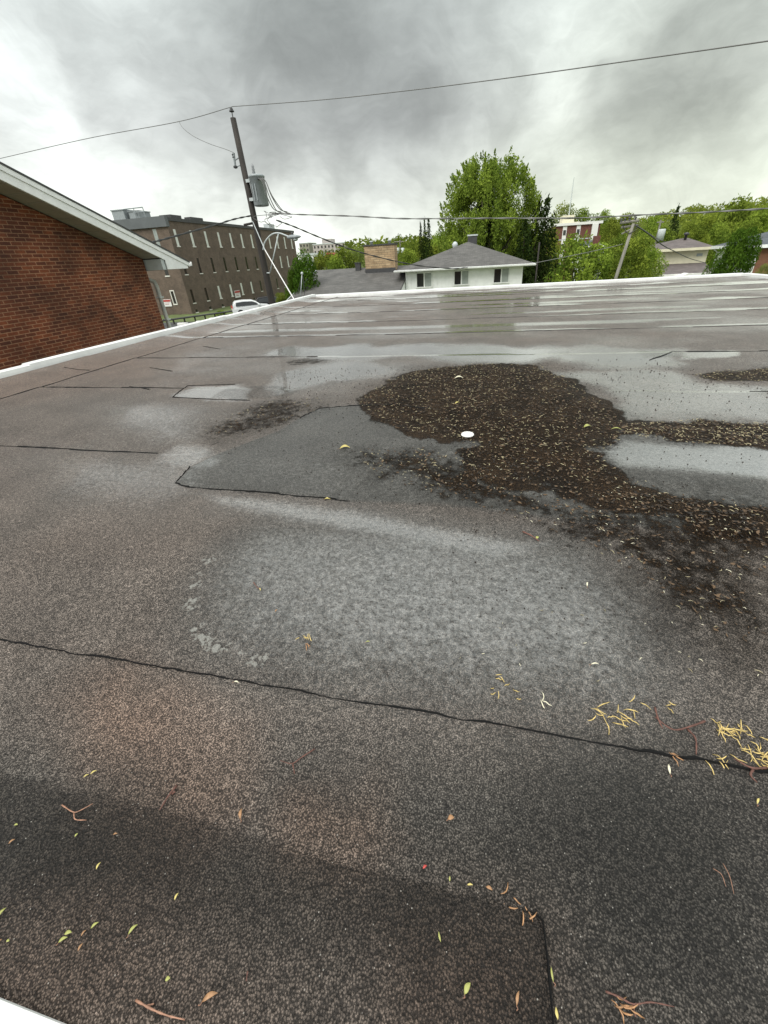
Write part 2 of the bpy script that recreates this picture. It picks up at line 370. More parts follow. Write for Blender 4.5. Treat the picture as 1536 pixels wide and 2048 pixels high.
def seam_y(i, x):
    y = SEAMS[i] + np.where(x > -1, (x + 1) * .012 * i * .5, (-1 - x) * .008 * (i > 0) * i * .4)
    return y
# water held back on the far side of each far lap, in long streaks
for i in range(4, len(SEAMS)):
    ys_ = seam_y(i, VX); dd = VY - ys_
    wid = .05 + .075 * (i - 3) * fbm(VX * 1.1 + i * 7, VX * 0 + i * 3, 4) ** 1.5
    along = smooth01(fbm(VX * .55 + i * 11.3, VX * 0 + i * 5.1, 3), .30, .50) * 1.25
    st = smooth01(dd, -.01, .03) * (1 - smooth01(dd, wid * .2, wid * 2.6)) * along
    wet = np.maximum(wet, st)
    dd2 = dd - .45; st2 = np.exp(-(dd2 / .13) ** 2) * smooth01(fbm(VX * .8 + i * 3.3, VY * 3 + i, 4), .42, .58) * 1.0
    wet = np.maximum(wet, st2)
damp = np.clip(.22 + .75 * (fbm(VX * .9 + 3, VY * 1.6 + 8, 5) - .42), 0, .5)
damp = damp * smooth01(VY, .3, 1.6) + smooth01(VY, 2.6, 6) * .10
wet = np.maximum(wet, damp); wet *= (1 - .75 * smooth01(sludge, .4, .9)) * (1 - .6 * np.clip(region(D_main, .2, .5) + region(D_mot, .3, 1) + region(D_mid, .2, .6), 0, 1))
patch = np.maximum(smooth01(sdist(P_patch), -.006, .006), smooth01(sdist(P_near), -.004, .004) * .8)
dark_wet = np.maximum.reduce([smooth01(sdist(P_patch), -.01, .01) * .85, region(W_front, .12, .9) * .7, region(PX((560, 1560), (900, 1480), (1250, 1500), (1600, 1560), (1600, 2100), (1120, 2100), (1080, 1850), (760, 1760)), .12, .7, .1, 3),
                              region(PX((-100, 1480), (300, 1620), (520, 1690), (1040, 1830), (700, 1870), (300, 1800), (-100, 1750)), .08, .55, .08, 3)])
red = np.maximum.reduce([region(PX((90, 1400), (260, 1330), (380, 1480), (440, 1600), (380, 1660), (240, 1560), (120, 1480)), .12, .85, .12, 4), region(PX((590, 1600), (740, 1590), (790, 1680), (720, 1740), (600, 1680)), .07, .9, .06, 6),
                         region(PX((-200, 1850), (200, 1820), (420, 1920), (480, 2100), (-200, 2100)), .10, .6, .10, 4), region(PX((780, 1850), (1000, 1870), (1080, 1960), (1080, 2100), (820, 2100)), .09, .6, .08, 5),
                         region(PX((60, 560), (540, 640), (300, 760), (0, 800)), .4, .4, .3, 2), smooth01(-3.28 - VX, -.01, .02) * .6,
                         smooth01(VY, 4, 6.5) * .32])
red = np.clip(red + (fbm(VX * 2 + 40, VY * 2 + 60, 5) - .5) * .5 * (1 - dark_wet), 0, 1)
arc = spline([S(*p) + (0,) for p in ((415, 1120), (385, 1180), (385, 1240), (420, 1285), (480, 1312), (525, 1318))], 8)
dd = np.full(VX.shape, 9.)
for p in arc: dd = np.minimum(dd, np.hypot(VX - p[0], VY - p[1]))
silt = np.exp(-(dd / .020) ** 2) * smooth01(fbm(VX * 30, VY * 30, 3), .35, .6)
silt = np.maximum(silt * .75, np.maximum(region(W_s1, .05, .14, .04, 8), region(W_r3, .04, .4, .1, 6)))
pud_sheen = region(PX((560, 1110), (800, 1080), (1100, 1120), (1220, 1200), (1230, 1290), (1050, 1340), (800, 1330), (660, 1270), (600, 1180)), .30, .42, .05, 3) + region(W_front, .14, .25, .04, 3)  # areas where the sky sheen of the wet roof is put into the colour
pud_sheen = np.maximum(pud_sheen, region(P_patch, .1, .22, .15, 2)); pud_sheen = np.maximum(pud_sheen, smooth01(VY, 3.2, 7.5) * (.08 + .14 * fbm(VX * .7, VY * 2.2, 4)))
pud_sheen = np.maximum(pud_sheen, region(W_r2, .07, .6, .08, 4)); pud_sheen = np.maximum(pud_sheen, region(W_band, .12, .50, .06, 4))
pud_sheen = np.maximum(pud_sheen, region(W_l, .25, .25)); pud_sheen = np.maximum(pud_sheen, region(W_c, .2, .5)); pud_sheen = np.maximum(pud_sheen, region(W_far, .3, .8, .3, 1.6)); pud_sheen = np.maximum(pud_sheen, region(W_r1, .2, .35, .2, 3)); pud_sheen = np.maximum(pud_sheen, .3 * region(W_l2, .25, .8))
dark_wet = dark_wet * (1 - .75 * pud_sheen) 
rough_clump = np.maximum(region(PX((450, 780), (500, 772), (560, 775), (590, 785), (560, 797), (470, 800), (430, 795)), .03, 1, .03, 8), region(PX((1290, 705), (1350, 703), (1370, 716), (1290, 716)), .05, .8, .05, 6))
stain = np.maximum.reduce([region(D_main, .22, .75, .15, 4), region(D_r, .14, .7, .1, 5), region(D_l, .16, .55, .1, 5), region(D_tr, .12, .6, .1, 5), region(D_mid, .20, .8, .15, 4),
    region(PX((1150, 1000), (1560, 1010), (1640, 1330), (1500, 1300), (1330, 1230), (1200, 1120), (1050, 1050)), .22, .85, .20, 4), region(PX((1380, 1150), (1600, 1100), (1700, 1400), (1480, 1330), (1330, 1230)), .15, .8, .12, 5)])
strip = np.clip(smooth01(sdist(P_near), -.004, .004) * .55 + region(PX((-100, 1500), (300, 1630), (520, 1690), (1040, 1830), (1000, 1960), (600, 1900), (300, 1860), (-100, 1790)), .12, .45, .06, 4) + region(PX((1090, 1500), (1600, 1560), (1600, 2200), (1110, 2200), (1080, 1850), (900, 1700)), .15, .55, .12, 3) + .25 * region(PX((560, 1560), (900, 1480), (1250, 1500), (1600, 1560), (1600, 2100), (1120, 2100), (1080, 1850), (760, 1760)), .12, 1, .1, 3), 0, 1)
# height: each roll laps the next, patches sit proud, thickened granules
VZ = np.zeros(VX.shape)
for i in range(len(SEAMS)):
    VZ -= .0035 * smooth01(VY - seam_y(i, VX) + (fbm(VX * 6, VX * 0 + i, 3) - .5) * .012, -.003, .003)
    VZ += .0035 * smooth01(VY - seam_y(i, VX), .05, .9)
VZ += .0045 * smooth01(sdist(P_patch), -.004, .004) + .0035 * smooth01(sdist(P_near), -.003, .003)
VZ += (fbm(VX * 1.3, VY * 1.3, 3) - .5) * .006 + .03 * smooth01(-3.45 - VX, 0, .38)
VZ += sludge * .003 * fbm(VX * 20, VY * 20, 3)
n_ = len(xg); mq = len(tg)
idx = (np.arange(mq - 1)[:, None] * n_ + np.arange(n_ - 1)[None]).ravel()
me = bpy.data.meshes.new('roof_membrane'); me.vertices.add(VX.size); me.vertices.foreach_set('co', np.stack([VX.ravel(), VY.ravel(), VZ.ravel()], 1).astype(np.float32).ravel())
quad = np.stack([idx, idx + 1, idx + n_ + 1, idx + n_], 1).astype(np.int32)
me.loops.add(quad.size); me.loops.foreach_set('vertex_index', quad.ravel())
me.polygons.add(len(quad)); me.polygons.foreach_set('loop_start', np.arange(0, quad.size, 4, dtype=np.int32)); me.polygons.foreach_set('loop_total', np.full(len(quad), 4, np.int32))
me.polygons.foreach_set('use_smooth', [True] * len(quad)); me.update()
for nm, arr in (('sludge', sludge), ('wet', wet), ('patch', patch), ('darkwet', dark_wet), ('red', red), ('silt', silt), ('pud_sheen', pud_sheen), ('clump', rough_clump), ('stain', stain), ('strip', strip)):
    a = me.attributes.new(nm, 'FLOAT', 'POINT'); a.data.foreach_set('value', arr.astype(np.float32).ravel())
membrane = bpy.data.objects.new('roof_membrane', me); COL.objects.link(membrane); membrane.parent = flat
def membrane_z(x, y):
    j = np.abs(tg - y / far_y(x)).argmin(); i = np.abs(xg - x).argmin(); return float(VZ[j, i])
def sludge_at(x, y):
    j = np.abs(tg - y / far_y(x)).argmin(); i = np.abs(xg - x).argmin(); return float(sludge[j, i])

mm = bpy.data.materials.new('granulated_membrane'); mm.use_nodes = True; t = NT(mm.node_tree); bs = mm.node_tree.nodes['Principled BSDF']
co = t.n('ShaderNodeTexCoord').outputs['Object']
a_sl, a_wet, a_pa, a_dk, a_rd, a_si, a_pu, a_cl, a_st, a_str = [t.attr(n) for n in ('sludge', 'wet', 'patch', 'darkwet', 'red', 'silt', 'pud_sheen', 'clump', 'stain', 'strip')]
n1 = t.noise(co, 240, 4, .62); n2 = t.noise(co, 34, 4, .6); n3 = t.noise(co, 5, 5, .6)
vd = t.vor(co, 400); vc = t.vor(co, 400, 'Color'); vsep = t.n('ShaderNodeSeparateColor'); t.put(vsep.inputs[0], vc); r1 = vsep.outputs[0]
gran = t.mix(t.math('POWER', r1, 1.6), (.27, .230, .197, 1), (.43, .366, .315, 1))
gran = t.mix(1.0, gran, t.rng(vd, .25, .62, 1.12, .24), 'MULTIPLY')
n4 = t.noise(co, 85, 3, .6)
gran = t.mix(1.0, gran, t.rng(n4, .34, .66, .74, 1.22), 'MULTIPLY')
gran = t.mix(t.rng(n1, .35, .68), t.mix(1.0, gran, (.5, .5, .5, 1), 'MULTIPLY'), gran)
gran = t.mix(t.math('MULTIPLY', a_rd, .75), gran, t.mix(1.0, gran, (1.36, 1.04, .88, 1), 'MULTIPLY'))
gran = t.mix(a_dk, gran, t.mix(1.0, gran, (.46, .54, .57, 1), 'MULTIPLY'))
gran = t.mix(1.0, gran, t.rng(n3, .3, .7, .85, 1.15), 'MULTIPLY')
gran = t.mix(a_str, gran, t.mix(1.0, gran, (.27, .255, .24, 1), 'MULTIPLY'))
pud_sheen_col = t.mix(t.rng(n2, .3, .7), (.165, .175, .172, 1), (.215, .225, .220, 1))  # pale grey base colour standing in for reflected sky
pud_sheen_col = t.mix(t.rng(t.noise(co, 170, 3, .6), .45, .34), pud_sheen_col, (.05, .05, .049, 1))
pud_sheen_col = t.mix(1.0, pud_sheen_col, t.rng(n4, .34, .66, .78, 1.18), 'MULTIPLY')
colr = t.mix(t.math('MULTIPLY', a_pu, .80), gran, pud_sheen_col)
# pale mineral flecks
fl = t.math('MULTIPLY', t.math('GREATER_THAN', vsep.outputs[1], .990), t.math('LESS_THAN', vd, .30))
colr = t.mix(t.math('MULTIPLY', fl, .8), colr, (.42, .40, .36, 1))
stn = t.math('MULTIPLY', a_st, t.rng(t.noise(co, 26, 5, .65), .34, .58, .25, 1.0))
colr = t.mix(stn, colr, t.mix(1.0, colr, (.15, .125, .10, 1), 'MULTIPLY'))
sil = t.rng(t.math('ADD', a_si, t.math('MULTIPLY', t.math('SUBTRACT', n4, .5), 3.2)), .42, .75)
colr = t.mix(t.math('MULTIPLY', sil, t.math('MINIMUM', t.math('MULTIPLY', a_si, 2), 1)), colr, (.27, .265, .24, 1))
# organic sludge: threshold broken up by noise
slm = t.math('ADD', a_sl, t.math('MULTIPLY', t.math('SUBTRACT', t.noise(co, 22, 6, .7), .5), 1.25))
slm = t.math('ADD', slm, t.math('MULTIPLY', t.math('SUBTRACT', n1, .5), .8))
slk = t.math('MULTIPLY', t.rng(slm, .40, .62), t.rng(a_sl, .04, .2))
slc = t.mix(t.rng(n1, .4, .65), (.006, .004, .003, 1), (.040, .025, .014, 1))
slc = t.mix(t.rng(r1, .85, .97), slc, (.085, .052, .026, 1))
slc = t.mix(1.0, slc, t.rng(t.noise(co, 6, 4, .6), .32, .68, .55, 1.5), 'MULTIPLY')
colr = t.mix(slk, colr, slc)
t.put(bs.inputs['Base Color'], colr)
# water film where the wet value beats the fine texture
film = t.rng(t.math('ADD', t.math('ADD', a_wet, t.math('MULTIPLY', t.math('SUBTRACT', n4, .5), .5)), t.math('MULTIPLY', t.math('SUBTRACT', n2, .5), .5)), .22, .86)
film = t.math('MULTIPLY', film, t.math('SUBTRACT', 1.0, t.math('MULTIPLY', slk, .8)))
hgt = t.math('ADD', t.math('MULTIPLY', t.math('SUBTRACT', 1.0, vd), .55), t.math('MULTIPLY', n1, 1.5))
hgt = t.math('MULTIPLY', hgt, t.math('SUBTRACT', 1.0, t.math('MULTIPLY', film, .93)))
hgt = t.math('ADD', hgt, t.math('MULTIPLY', t.math('MULTIPLY', slk, t.noise(co, 70, 4, .7)), 5.0))
hgt = t.math('ADD', hgt, t.math('MULTIPLY', t.math('MULTIPLY', a_cl, t.noise(co, 42, 3, .6)), 16.0))
t.put(bs.inputs['Normal'], t.bump(hgt, 1.0, .0045))
t.put(bs.inputs['Roughness'], t.rng(film, 0, 1, .48, .14, False))
spc = t.math('MULTIPLY', t.math('SUBTRACT', 1.0, t.math('MULTIPLY', a_st, .8)), t.math('SUBTRACT', .34, t.math('MULTIPLY', slk, .22)))
t.put(bs.inputs['Specular IOR Level'], t.math('ADD', spc, t.math('MULTIPLY', film, .55)))
cb_ = t.bump(t.noise(co, 60, 2), .2, .0003)
t.put(bs.inputs['Coat Weight'], t.math('MULTIPLY', film, .9)); bs.inputs['Coat Roughness'].default_value = .05; bs.inputs['Coat IOR'].default_value = 1.7
t.put(bs.inputs['Coat Normal'], cb_)
me.materials.append(mm)

# bitumen bleed along narrow laps and patch edges; broad far laps carry painted shade
M['bitumen'] = mat('bitumen', (.007, .007, .007), .8, spec=.15)
M['lap'] = mat('lap', (.035, .031, .029), .8, spec=.15)  # shade of the lap step, painted as a dark brown strip
def ribbon(pts, wd, name='seam', amp=.004, gap=0.0):
    P = spline([tuple(p) + (0,) for p in pts], 1) if len(pts) < 2 else [np.array((p[0], p[1], 0)) for p in pts]
    Q = []
    for a, b in zip(P[:-1], P[1:]):
        L = np.linalg.norm(b - a); k = max(1, int(L / (.006 if wd < .01 else .02)))
        for i in range(k): Q.append(a + (b - a) * i / k)
    Q.append(P[-1]); V = []; F = []; lap = M['bitumen'] if wd < .03 else M['lap']
    for i, q in enumerate(Q):
        tn = Q[min(i + 1, len(Q) - 1)] - Q[max(i - 1, 0)]; tn = tn / (np.linalg.norm(tn) + 1e-9); nr = np.array((-tn[1], tn[0], 0))
        s = float(fbm(np.array(i * .31), np.array(len(Q) * 1.7), 3)); w_ = wd * max(.12, 2.6 * (s - .22)); off = (float(fbm(np.array(i * .11 + 50), np.array(len(Q) * .7), 4)) - .5) * amp * 2.6
        c = q + nr * off
        for sgn, dz in ((-1, -.001), (-.4, .0028), (.4, .0030), (1, -.001)):
            v = c + nr * w_ * .5 * sgn; V.append((v[0], v[1], membrane_z(q[0], q[1]) + dz + .0006))
        if i: 
            b = (i - 1) * 4
            for k in range(3): F.append((b + k, b + k + 1, b + k + 5, b + k + 4))
    return mk(name, V, F, lap, flat, True)
def sx(i, x0, x1, n=30): return [(x, float(seam_y(i, np.array(x)))) for x in np.linspace(x0, x1, n)]
ribbon(sx(0, -3.7, 5.1, 120), .0043, amp=.005); ribbon(sx(1, -3.75, S(318, 905)[0]), .016)
ribbon(sx(2, -3.3, S(352, 782)[0]), .024); ribbon(sx(3, -3.3, -1.4), .035, amp=.006)
ribbon(sx(2, 1.4, 3.5), .022, amp=.01); ribbon(sx(3, 2.3, 4.6), .02, amp=.01)
ribbon(sx(4, -3.3, 5.1), .032, amp=.012)
for i, wd in ((5, .035), (6, .045), (7, .04), (8, .055), (9, .04)): ribbon(sx(i, -3.3, 5.1), wd, amp=.015)
ribbon([(-3.29, y) for y in np.linspace(.3, 9.3, 60)], .016, amp=.006)
ribbon(P_patch[0:1][:1] + P_patch[-1:] + P_patch[-2:-1] + P_patch[-3:-2], .007, amp=.002)
ribbon(P_patch[0:2], .006, amp=.002); ribbon(PX((600, 836), (640, 817), (700, 812), (790, 812), (850, 818)), .012)
ribbon(PX((1060, 1826), (1084, 1842), (1094, 1930), (1104, 2048), (1112, 2160)), .0024, amp=.001)
ribbon(PX((345, 795), (430, 799), (500, 801)), .010); ribbon(PX((345, 795), (375, 771), (470, 768)), .008)
ribbon(PX((900, 1330), (1100, 1345))[:0] or PX((1300, 720), (1345, 703), (1460, 702), (1536, 702)), .016, amp=.01)
for (p, q) in (((258, 772), (300, 779)), ((405, 692), (440, 698)), ((300, 735), (345, 742)), ((130, 738), (180, 740))):
    ribbon(PX(p, q), .012)
# white metal edging: upstand along left, far, right and front
def curb(a, b, name='metal_edging', hgt=.085, wd=.09, seams=True):
    a = np.array(a + (0,)); b = np.array(b + (0,)); L = np.linalg.norm(b - a); d = (b - a) / L; nr = np.array((d[1], -d[0], 0))  # outward
    mb = MB(); prof = [(0, -.01), (0, .012), (-.006, .014), (.012, hgt), (wd, hgt + .006), (wd + .012, hgt - .002), (wd + .012, -.16), (wd, -.17)]
    prof = [(-0.0, -.02), (0.006, .03), (.012, hgt), (wd, hgt + .006), (wd + .014, hgt - .004), (wd + .014, -.17), (wd - .02, -.17)]
    V = []
    for p in (a, b):
        for o_, z in prof: v = p + nr * o_; V.append((v[0], v[1], z + .012))
    n = len(prof); F = [tuple(range(n)), tuple(range(2 * n - 1, n - 1, -1))] + [(i, (i + 1) % n, (i + 1) % n + n, i + n) for i in range(n)]
    mb.add(V, F)
    return mb.build(name, M['white_metal'], flat)
TL = (XL, float(far_y(XL))); TR = (XR, float(far_y(XR)))
# left side in three lengths lapped slightly
c0 = (XL, -.06)
for k, (ya, yb) in enumerate(((-.06, 2.75), (2.75, 5.75), (5.75, TL[1] + .0))):
    e = .012 * (k % 2); curb((XL - e, yb), (XL - e - .004, ya), hgt=.055 + .008 * (k % 2), wd=.085)
def front_curb():
    mb = MB(); mb.box(XL, XR, -.16, float(gz(66, 2021, .020)[1]), .0, .020); return mb.build('metal_edging', M['white_metal'], flat, bevel=.004)
front_curb()
curb((TR[0] + .06, TR[1] + .006), (TL[0] - .06, TL[1] - .006), hgt=.036, wd=.085)
curb((XR, -.06), (XR + .02, TR[1]), hgt=.036, wd=.085)
mb = MB()
mb.prism([(XL - .05, -.10), (XR + .05, -.10), (XR + .05, TR[1] + .04), (XL - .05, TL[1] + .04)], 'z', -4.5, -.03)
mb.build('wall', M['tan_brick'], flat)
# ------------------------------------------------------------------ debris on the roof
M['seed'] = mat('seed', (.44, .38, .23), .6, .3, 60); M['leaf_yellow'] = mat('leaf_yellow', (.58, .48, .16), .5, .25, 90)
M['leaf_green'] = mat('leaf_green', (.37, .38, .11), .5, .25, 70); M['leaf_orange'] = mat('leaf_orange', (.35, .19, .09), .5, .35, 90)
M['twig'] = mat('twig', (.13, .06, .045), .7, .3, 60); M['twig_pale'] = mat('twig_pale', (.32, .17, .11), .6, .3, 60); M['seed_pale'] = mat('seed_pale', (.75, .70, .52), .6, .2, 60)
M['catkin'] = mat('catkin', (.56, .42, .16), .6, .35, 120)
def seed_mesh(L=.016, wdt=.0026, curve=.3):
    mb = MB(); P = [(L * (k / 5 - .5), curve * L * math.sin(math.pi * k / 5) * .35, .0012 + .0012 * math.sin(math.pi * k / 5)) for k in range(6)]
    mb.tube(P, [wdt * .3, wdt * .8, wdt, wdt * .9, wdt * .6, wdt * .15], 5); return mb
seed_protos = []
for k, (L, cv) in enumerate(((.0125, .3), (.010, -.4), (.015, .5), (.008, .1))):
    mb = seed_mesh(L, .0009, cv); o = mb.build('seed', M['seed'] if k % 2 == 0 else M['seed_pale']); seed_protos.append(o.data); bpy.data.objects.remove(o)
def rand_in(poly, n):
    P = np.array(poly); x0, y0 = P.min(0); x1, y1 = P.max(0); out = []
    while len(out) < n:
        x = random.uniform(x0, x1); y = random.uniform(y0, y1); c = False; j = len(P) - 1
        for i in range(len(P)):
            if (P[i][1] > y) != (P[j][1] > y) and x < (P[j][0] - P[i][0]) * (y - P[i][1]) / (P[j][1] - P[i][1]) + P[i][0]: c = not c
            j = i
        if c and x < XR - .1 and x > XL + .1 and .02 < y < 9: out.append((x, y))
    return out
spots = rand_in(D_main, 1900) + rand_in(D_r, 420) + rand_in(D_tr, 160) + rand_in(D_l, 80) + rand_in(D_mid, 170) + rand_in(D_mot, 150) + rand_in(PX((850, 1250), (1500, 1150), (1536, 1420), (1000, 1400)), 26)
spots = [s for s in spots if random.random() < .25 + fbm(np.array(s[0] * 3), np.array(s[1] * 3), 3) * 1.1]
spots.sort(key=lambda p: p[0] ** 2 + p[1] ** 2)
near_s, far_s = spots[:290], spots[290:]
def put_seed(x, y, data, sc):
    o = bpy.data.objects.new('fallen_seed', data); COL.objects.link(o); o.location = (x, y, membrane_z(x, y) + .0008); o.rotation_euler = (random.uniform(-.2, .2), random.uniform(-.15, .15), random.uniform(0, 6.3)); o.scale = (sc,) * 3
    return tag(o, 'small pale yellow curled seed lying on the wet dark roof', 'seed', 'loose seeds scattered over the roof debris')
for x, y in near_s: put_seed(x, y, random.choice(seed_protos), random.uniform(.5, 1.0) * (.75 + .25 * y))
V = []; F = []
for x, y in far_s:
    d_ = random.choice(seed_protos); sc = random.uniform(.6, 1.35); a = random.uniform(0, 6.3); b = len(V); z = membrane_z(x, y)
    for v in d_.vertices:
        V.append((x + sc * (v.co.x * math.cos(a) - v.co.y * math.sin(a)), y + sc * (v.co.x * math.sin(a) + v.co.y * math.cos(a)), z + .001 + v.co.z * sc))
    F += [tuple(i + b for i in p.vertices) for p in d_.polygons]
tag(mk('seed_litter', V, F, M['seed']), 'dense litter of tiny pale seeds over the far side of the brown debris patch', 'seed litter', kind='stuff')
# dark grit crumbs round the debris
V = []; F = []
crumbs = rand_in(PX((560, 740), (1300, 715), (1560, 780), (1560, 1400), (1000, 1250), (700, 1000), (430, 900)), 2600)
for x, y in crumbs:
    if sludge_at(x, y) < .12 and random.random() < .45: continue
    r = random.uniform(.0012, .0036) * (1.0 + y * .22); z = membrane_z(x, y); b = len(V); a = random.uniform(0, 6.3)
    V += [(x + r * math.cos(a + q * 2.1), y + r * math.sin(a + q * 2.1), z - .001) for q in range(3)] + [(x, y, z + r * 1.1)]
    F += [(b, b + 1, b + 3), (b + 1, b + 2, b + 3), (b + 2, b, b + 3)]
M['crumb'] = mat('crumb', (.020, .014, .010), .8)
tag(mk('grit', V, F, M['crumb']), 'dark crumbs of organic grit scattered round the debris patch', 'grit', kind='stuff')

V = []; F = []
lit = rand_in(D_main, 5200) + rand_in(D_r, 900) + rand_in(D_mid, 700) + rand_in(D_mot, 900) + rand_in(D_l, 350) + rand_in(D_tr, 250)
for x, y in lit:
    sl_ = sludge_at(x, y)
    if random.random() > .15 + 1.1 * sl_: continue
    L_ = random.uniform(.003, .008) * (1 + .18 * y); wd_ = L_ * random.uniform(.25, .6); a = random.uniform(0, 6.3); z = membrane_z(x, y); b = len(V); ti = random.uniform(-.4, .4)
    ca_, sa_ = math.cos(a), math.sin(a)
    for u_, v_ in ((-1, 0), (0, -1), (1, 0), (0, 1)):
        dx = u_ * L_; dy = v_ * wd_; V.append((x + dx * ca_ - dy * sa_, y + dx * sa_ + dy * ca_, z + .0022 + ti * u_ * L_ * .5 + random.uniform(0, .0015)))
    F.append((b, b + 1, b + 2, b + 3))
ml = bpy.data.materials.new('matted_litter'); ml.use_nodes = True; t = NT(ml.node_tree); bs = ml.node_tree.nodes['Principled BSDF']; co = t.n('ShaderNodeTexCoord').outputs['Object']
q_ = t.noise(co, 75, 1); t.put(bs.inputs['Base Color'], t.mix(t.rng(q_, .40, .72), (.012, .008, .005, 1), (.13, .080, .042, 1))); bs.inputs['Roughness'].default_value = .55; bs.inputs['Specular IOR Level'].default_value = .3
tag(mk('leaf_litter', V, F, ml), 'matted wet brown leaf scraps forming the dark debris patch', 'leaf litter', kind='stuff')

def leaf_obj(name, px, py, L, wd, m, ang, label, cat='leaf', cup=.15, stem=True):
    L *= .52; wd *= .52; stem = L > .009; x, y = S(px, py); V = []; F = []; n = 7
    for i in range(n):
        u = i / (n - 1); w_ = wd * math.sin(math.pi * min(1, u * .97 + .03)) ** .8 * (1 - .25 * u) * .5
        zc = .0015 + L * cup * math.sin(math.pi * u)
        for s_ in (-1, 0, 1): V.append((L * (u - .5), s_ * w_ + .1 * L * math.sin(u * 2.5), zc + abs(s_) * w_ * .35 + .001))
    for i in range(n - 1):
        for k in range(2): a = i * 3 + k; F.append((a, a + 1, a + 4, a + 3))
    mb = MB(); mb.add(V, F)
    o = mb.build(name, m, None, True); sm = o.modifiers.new('s', 'SOLIDIFY'); sm.thickness = .0006
    o.location = (x, y, membrane_z(x, y) + .001); o.rotation_euler = (0, 0, ang)
    if stem:
        mb = MB(); mb.tube([(-L * .5, -.0, .0025), (-L * .62, -.002, .003), (-L * .75, -.001, .002)], .0005, 5); mb.build('stem', M['twig_pale'], o)
    return tag(o, label, cat)
LY, LG, LO = M['leaf_yellow'], M['leaf_green'], M['leaf_orange']
leaves = [
 (190, 1548, .017, .006, LY, .8, 'two-tone yellow seed leaf high on the left, just above the dark strip'), (175, 1555, .014, .005, LY, .7, 'narrow yellow leaf touching the seed leaf high on the left'),
 (38, 1655, .010, .006, LG, .2, 'small green-yellow leaf near the left edge beside the forked twig'), (30, 1688, .014, .006, LO, .9, 'small brown-yellow leaf near the left edge, below the green one'),
 (158, 1675, .008, .006, LG, 1.2, 'tiny yellow-green bud scale right below the forked twig'), (235, 1673, .011, .005, LO, .3, 'small orange bud scale right of the forked twig'),
 (202, 1736, .014, .006, LY, 1.5, 'upright yellow bud scale alone on the dark strip at left'), (357, 1797, .013, .006, LY, 1.4, 'faint tan bud scale alone in the middle of the dark strip'),
 (10, 1832, .022, .009, LG, 1.4, 'bright yellow-green leaf cut close to the left edge of the picture'), (142, 1871, .016, .009, LG, .3, 'upper of the two touching lime leaves at lower left'),
 (132, 1884, .018, .008, LG, .6, 'lower of the two touching lime leaves at lower left'), (195, 1855, .016, .007, LG, .8, 'lime leaf up and right of the touching pair at lower left'),
 (173, 1870, .011, .005, LO, 1.2, 'small tan scale between the lime leaves at lower left'), (271, 1863, .021, .008, LG, 1.0, 'slim lime leaf alone right of the lime leaf group'),
 (167, 1898, .012, .006, LO, 1.4, 'brown scale just below the lime leaf group'), (4, 1890, .014, .008, LO, 1.2, 'orange-tan scale at the very left edge'), (23, 1886, .007, .006, LG, 0, 'tiny round yellow scale near the left edge'),
 (340, 1962, .010, .009, LG, .4, 'round yellow petal above the red-brown twig at the bottom'), (424, 1999, .032, .011, LO, .5, 'long orange-yellow leaf lying right of the red-brown twig'),
 (484, 1630, .026, .010, LO, 1.9, 'orange curled leaf standing alone in the middle left'), (902, 1640, .018, .014, LO, .3, 'orange crumpled leaf in the centre of the near roof'),
 (850, 1737, .012, .007, M['red_paint'], .6, 'small red bud scale by the edge of the dark sheet'), (900, 1760, .010, .005, LG, 1.5, 'small green scale on the edge of the dark sheet'),
 (940, 1773, .014, .005, LY, .1, 'yellow scale lying along the edge of the dark sheet'), (978, 1780, .016, .008, LO, -.3, 'salmon scale at the end of the dark sheet edge'),
 (880, 1877, .017, .005, LG, 1.9, 'hooked lime sprout on the dark sheet below its edge'), (935, 1981, .021, .012, LG, .9, 'fat bright yellow leaf near the bottom centre'),
 (1035, 2000, .022, .007, LO, 1.2, 'slim orange scale right of the fat yellow leaf'), (1104, 1950, .022, .005, LG, 1.6, 'thin lime scale standing in the black joint'), (1113, 2028, .016, .007, LY, 1.6, 'yellow scale in the joint at the bottom edge'),
 (1338, 1541, .028, .008, M['seed_pale'], 1.3, 'cream seed husk just below the joint at right'), (1515, 1605, .020, .006, LY, .8, 'pale curved scale at the right edge'),
 (474, 1368, .022, .006, M['seed_pale'], -.1, 'pale husk stuck in the near joint'), (553, 1222, .014, .008, LO, 1.2, 'small red-brown bud scale in the puddle'),
 (736, 1285, .018, .005, LG, .2, 'pale green curl in the middle of the puddle'), (1075, 1078, .026, .018, LG, .9, 'yellow-green leaf on the tip of a thin twig'),
 (520, 1180, .022, .006, LY, -.9, 'yellow husk on the left side of the puddle'), (655, 1000, .040, .018, LY, .1, 'ochre leaf just past the corner of the patched sheet'),
 (1175, 857, .070, .045, LG, .3, 'bright green leaf on the right side of the brown debris'), (1232, 862, .08, .02, LG, -.1, 'long green leaf right of the bright green one'),
 (918, 757, .11, .06, M['seed_pale'], .1, 'cream curled leaf at the far side of the brown debris'), (915, 808, .06, .03, LY, .6, 'pale yellow leaf in the middle of the brown debris'),
 (690, 898, .085, .05, LY, .3, 'large lime yellow leaf on the dark patch left of the debris'), (1190, 1330, .03, .006, M['seed_pale'], .1, 'cream squiggle of catkin right of the puddle'),
 (1175, 1170, .03, .008, M['seed_pale'], 1.2, 'pale husk out on the wet grey area at right')]
for px, py, L, wd, m_, a, lb in leaves:
    leaf_obj('fallen_leaf', px, py, L, wd, m_, a, lb)
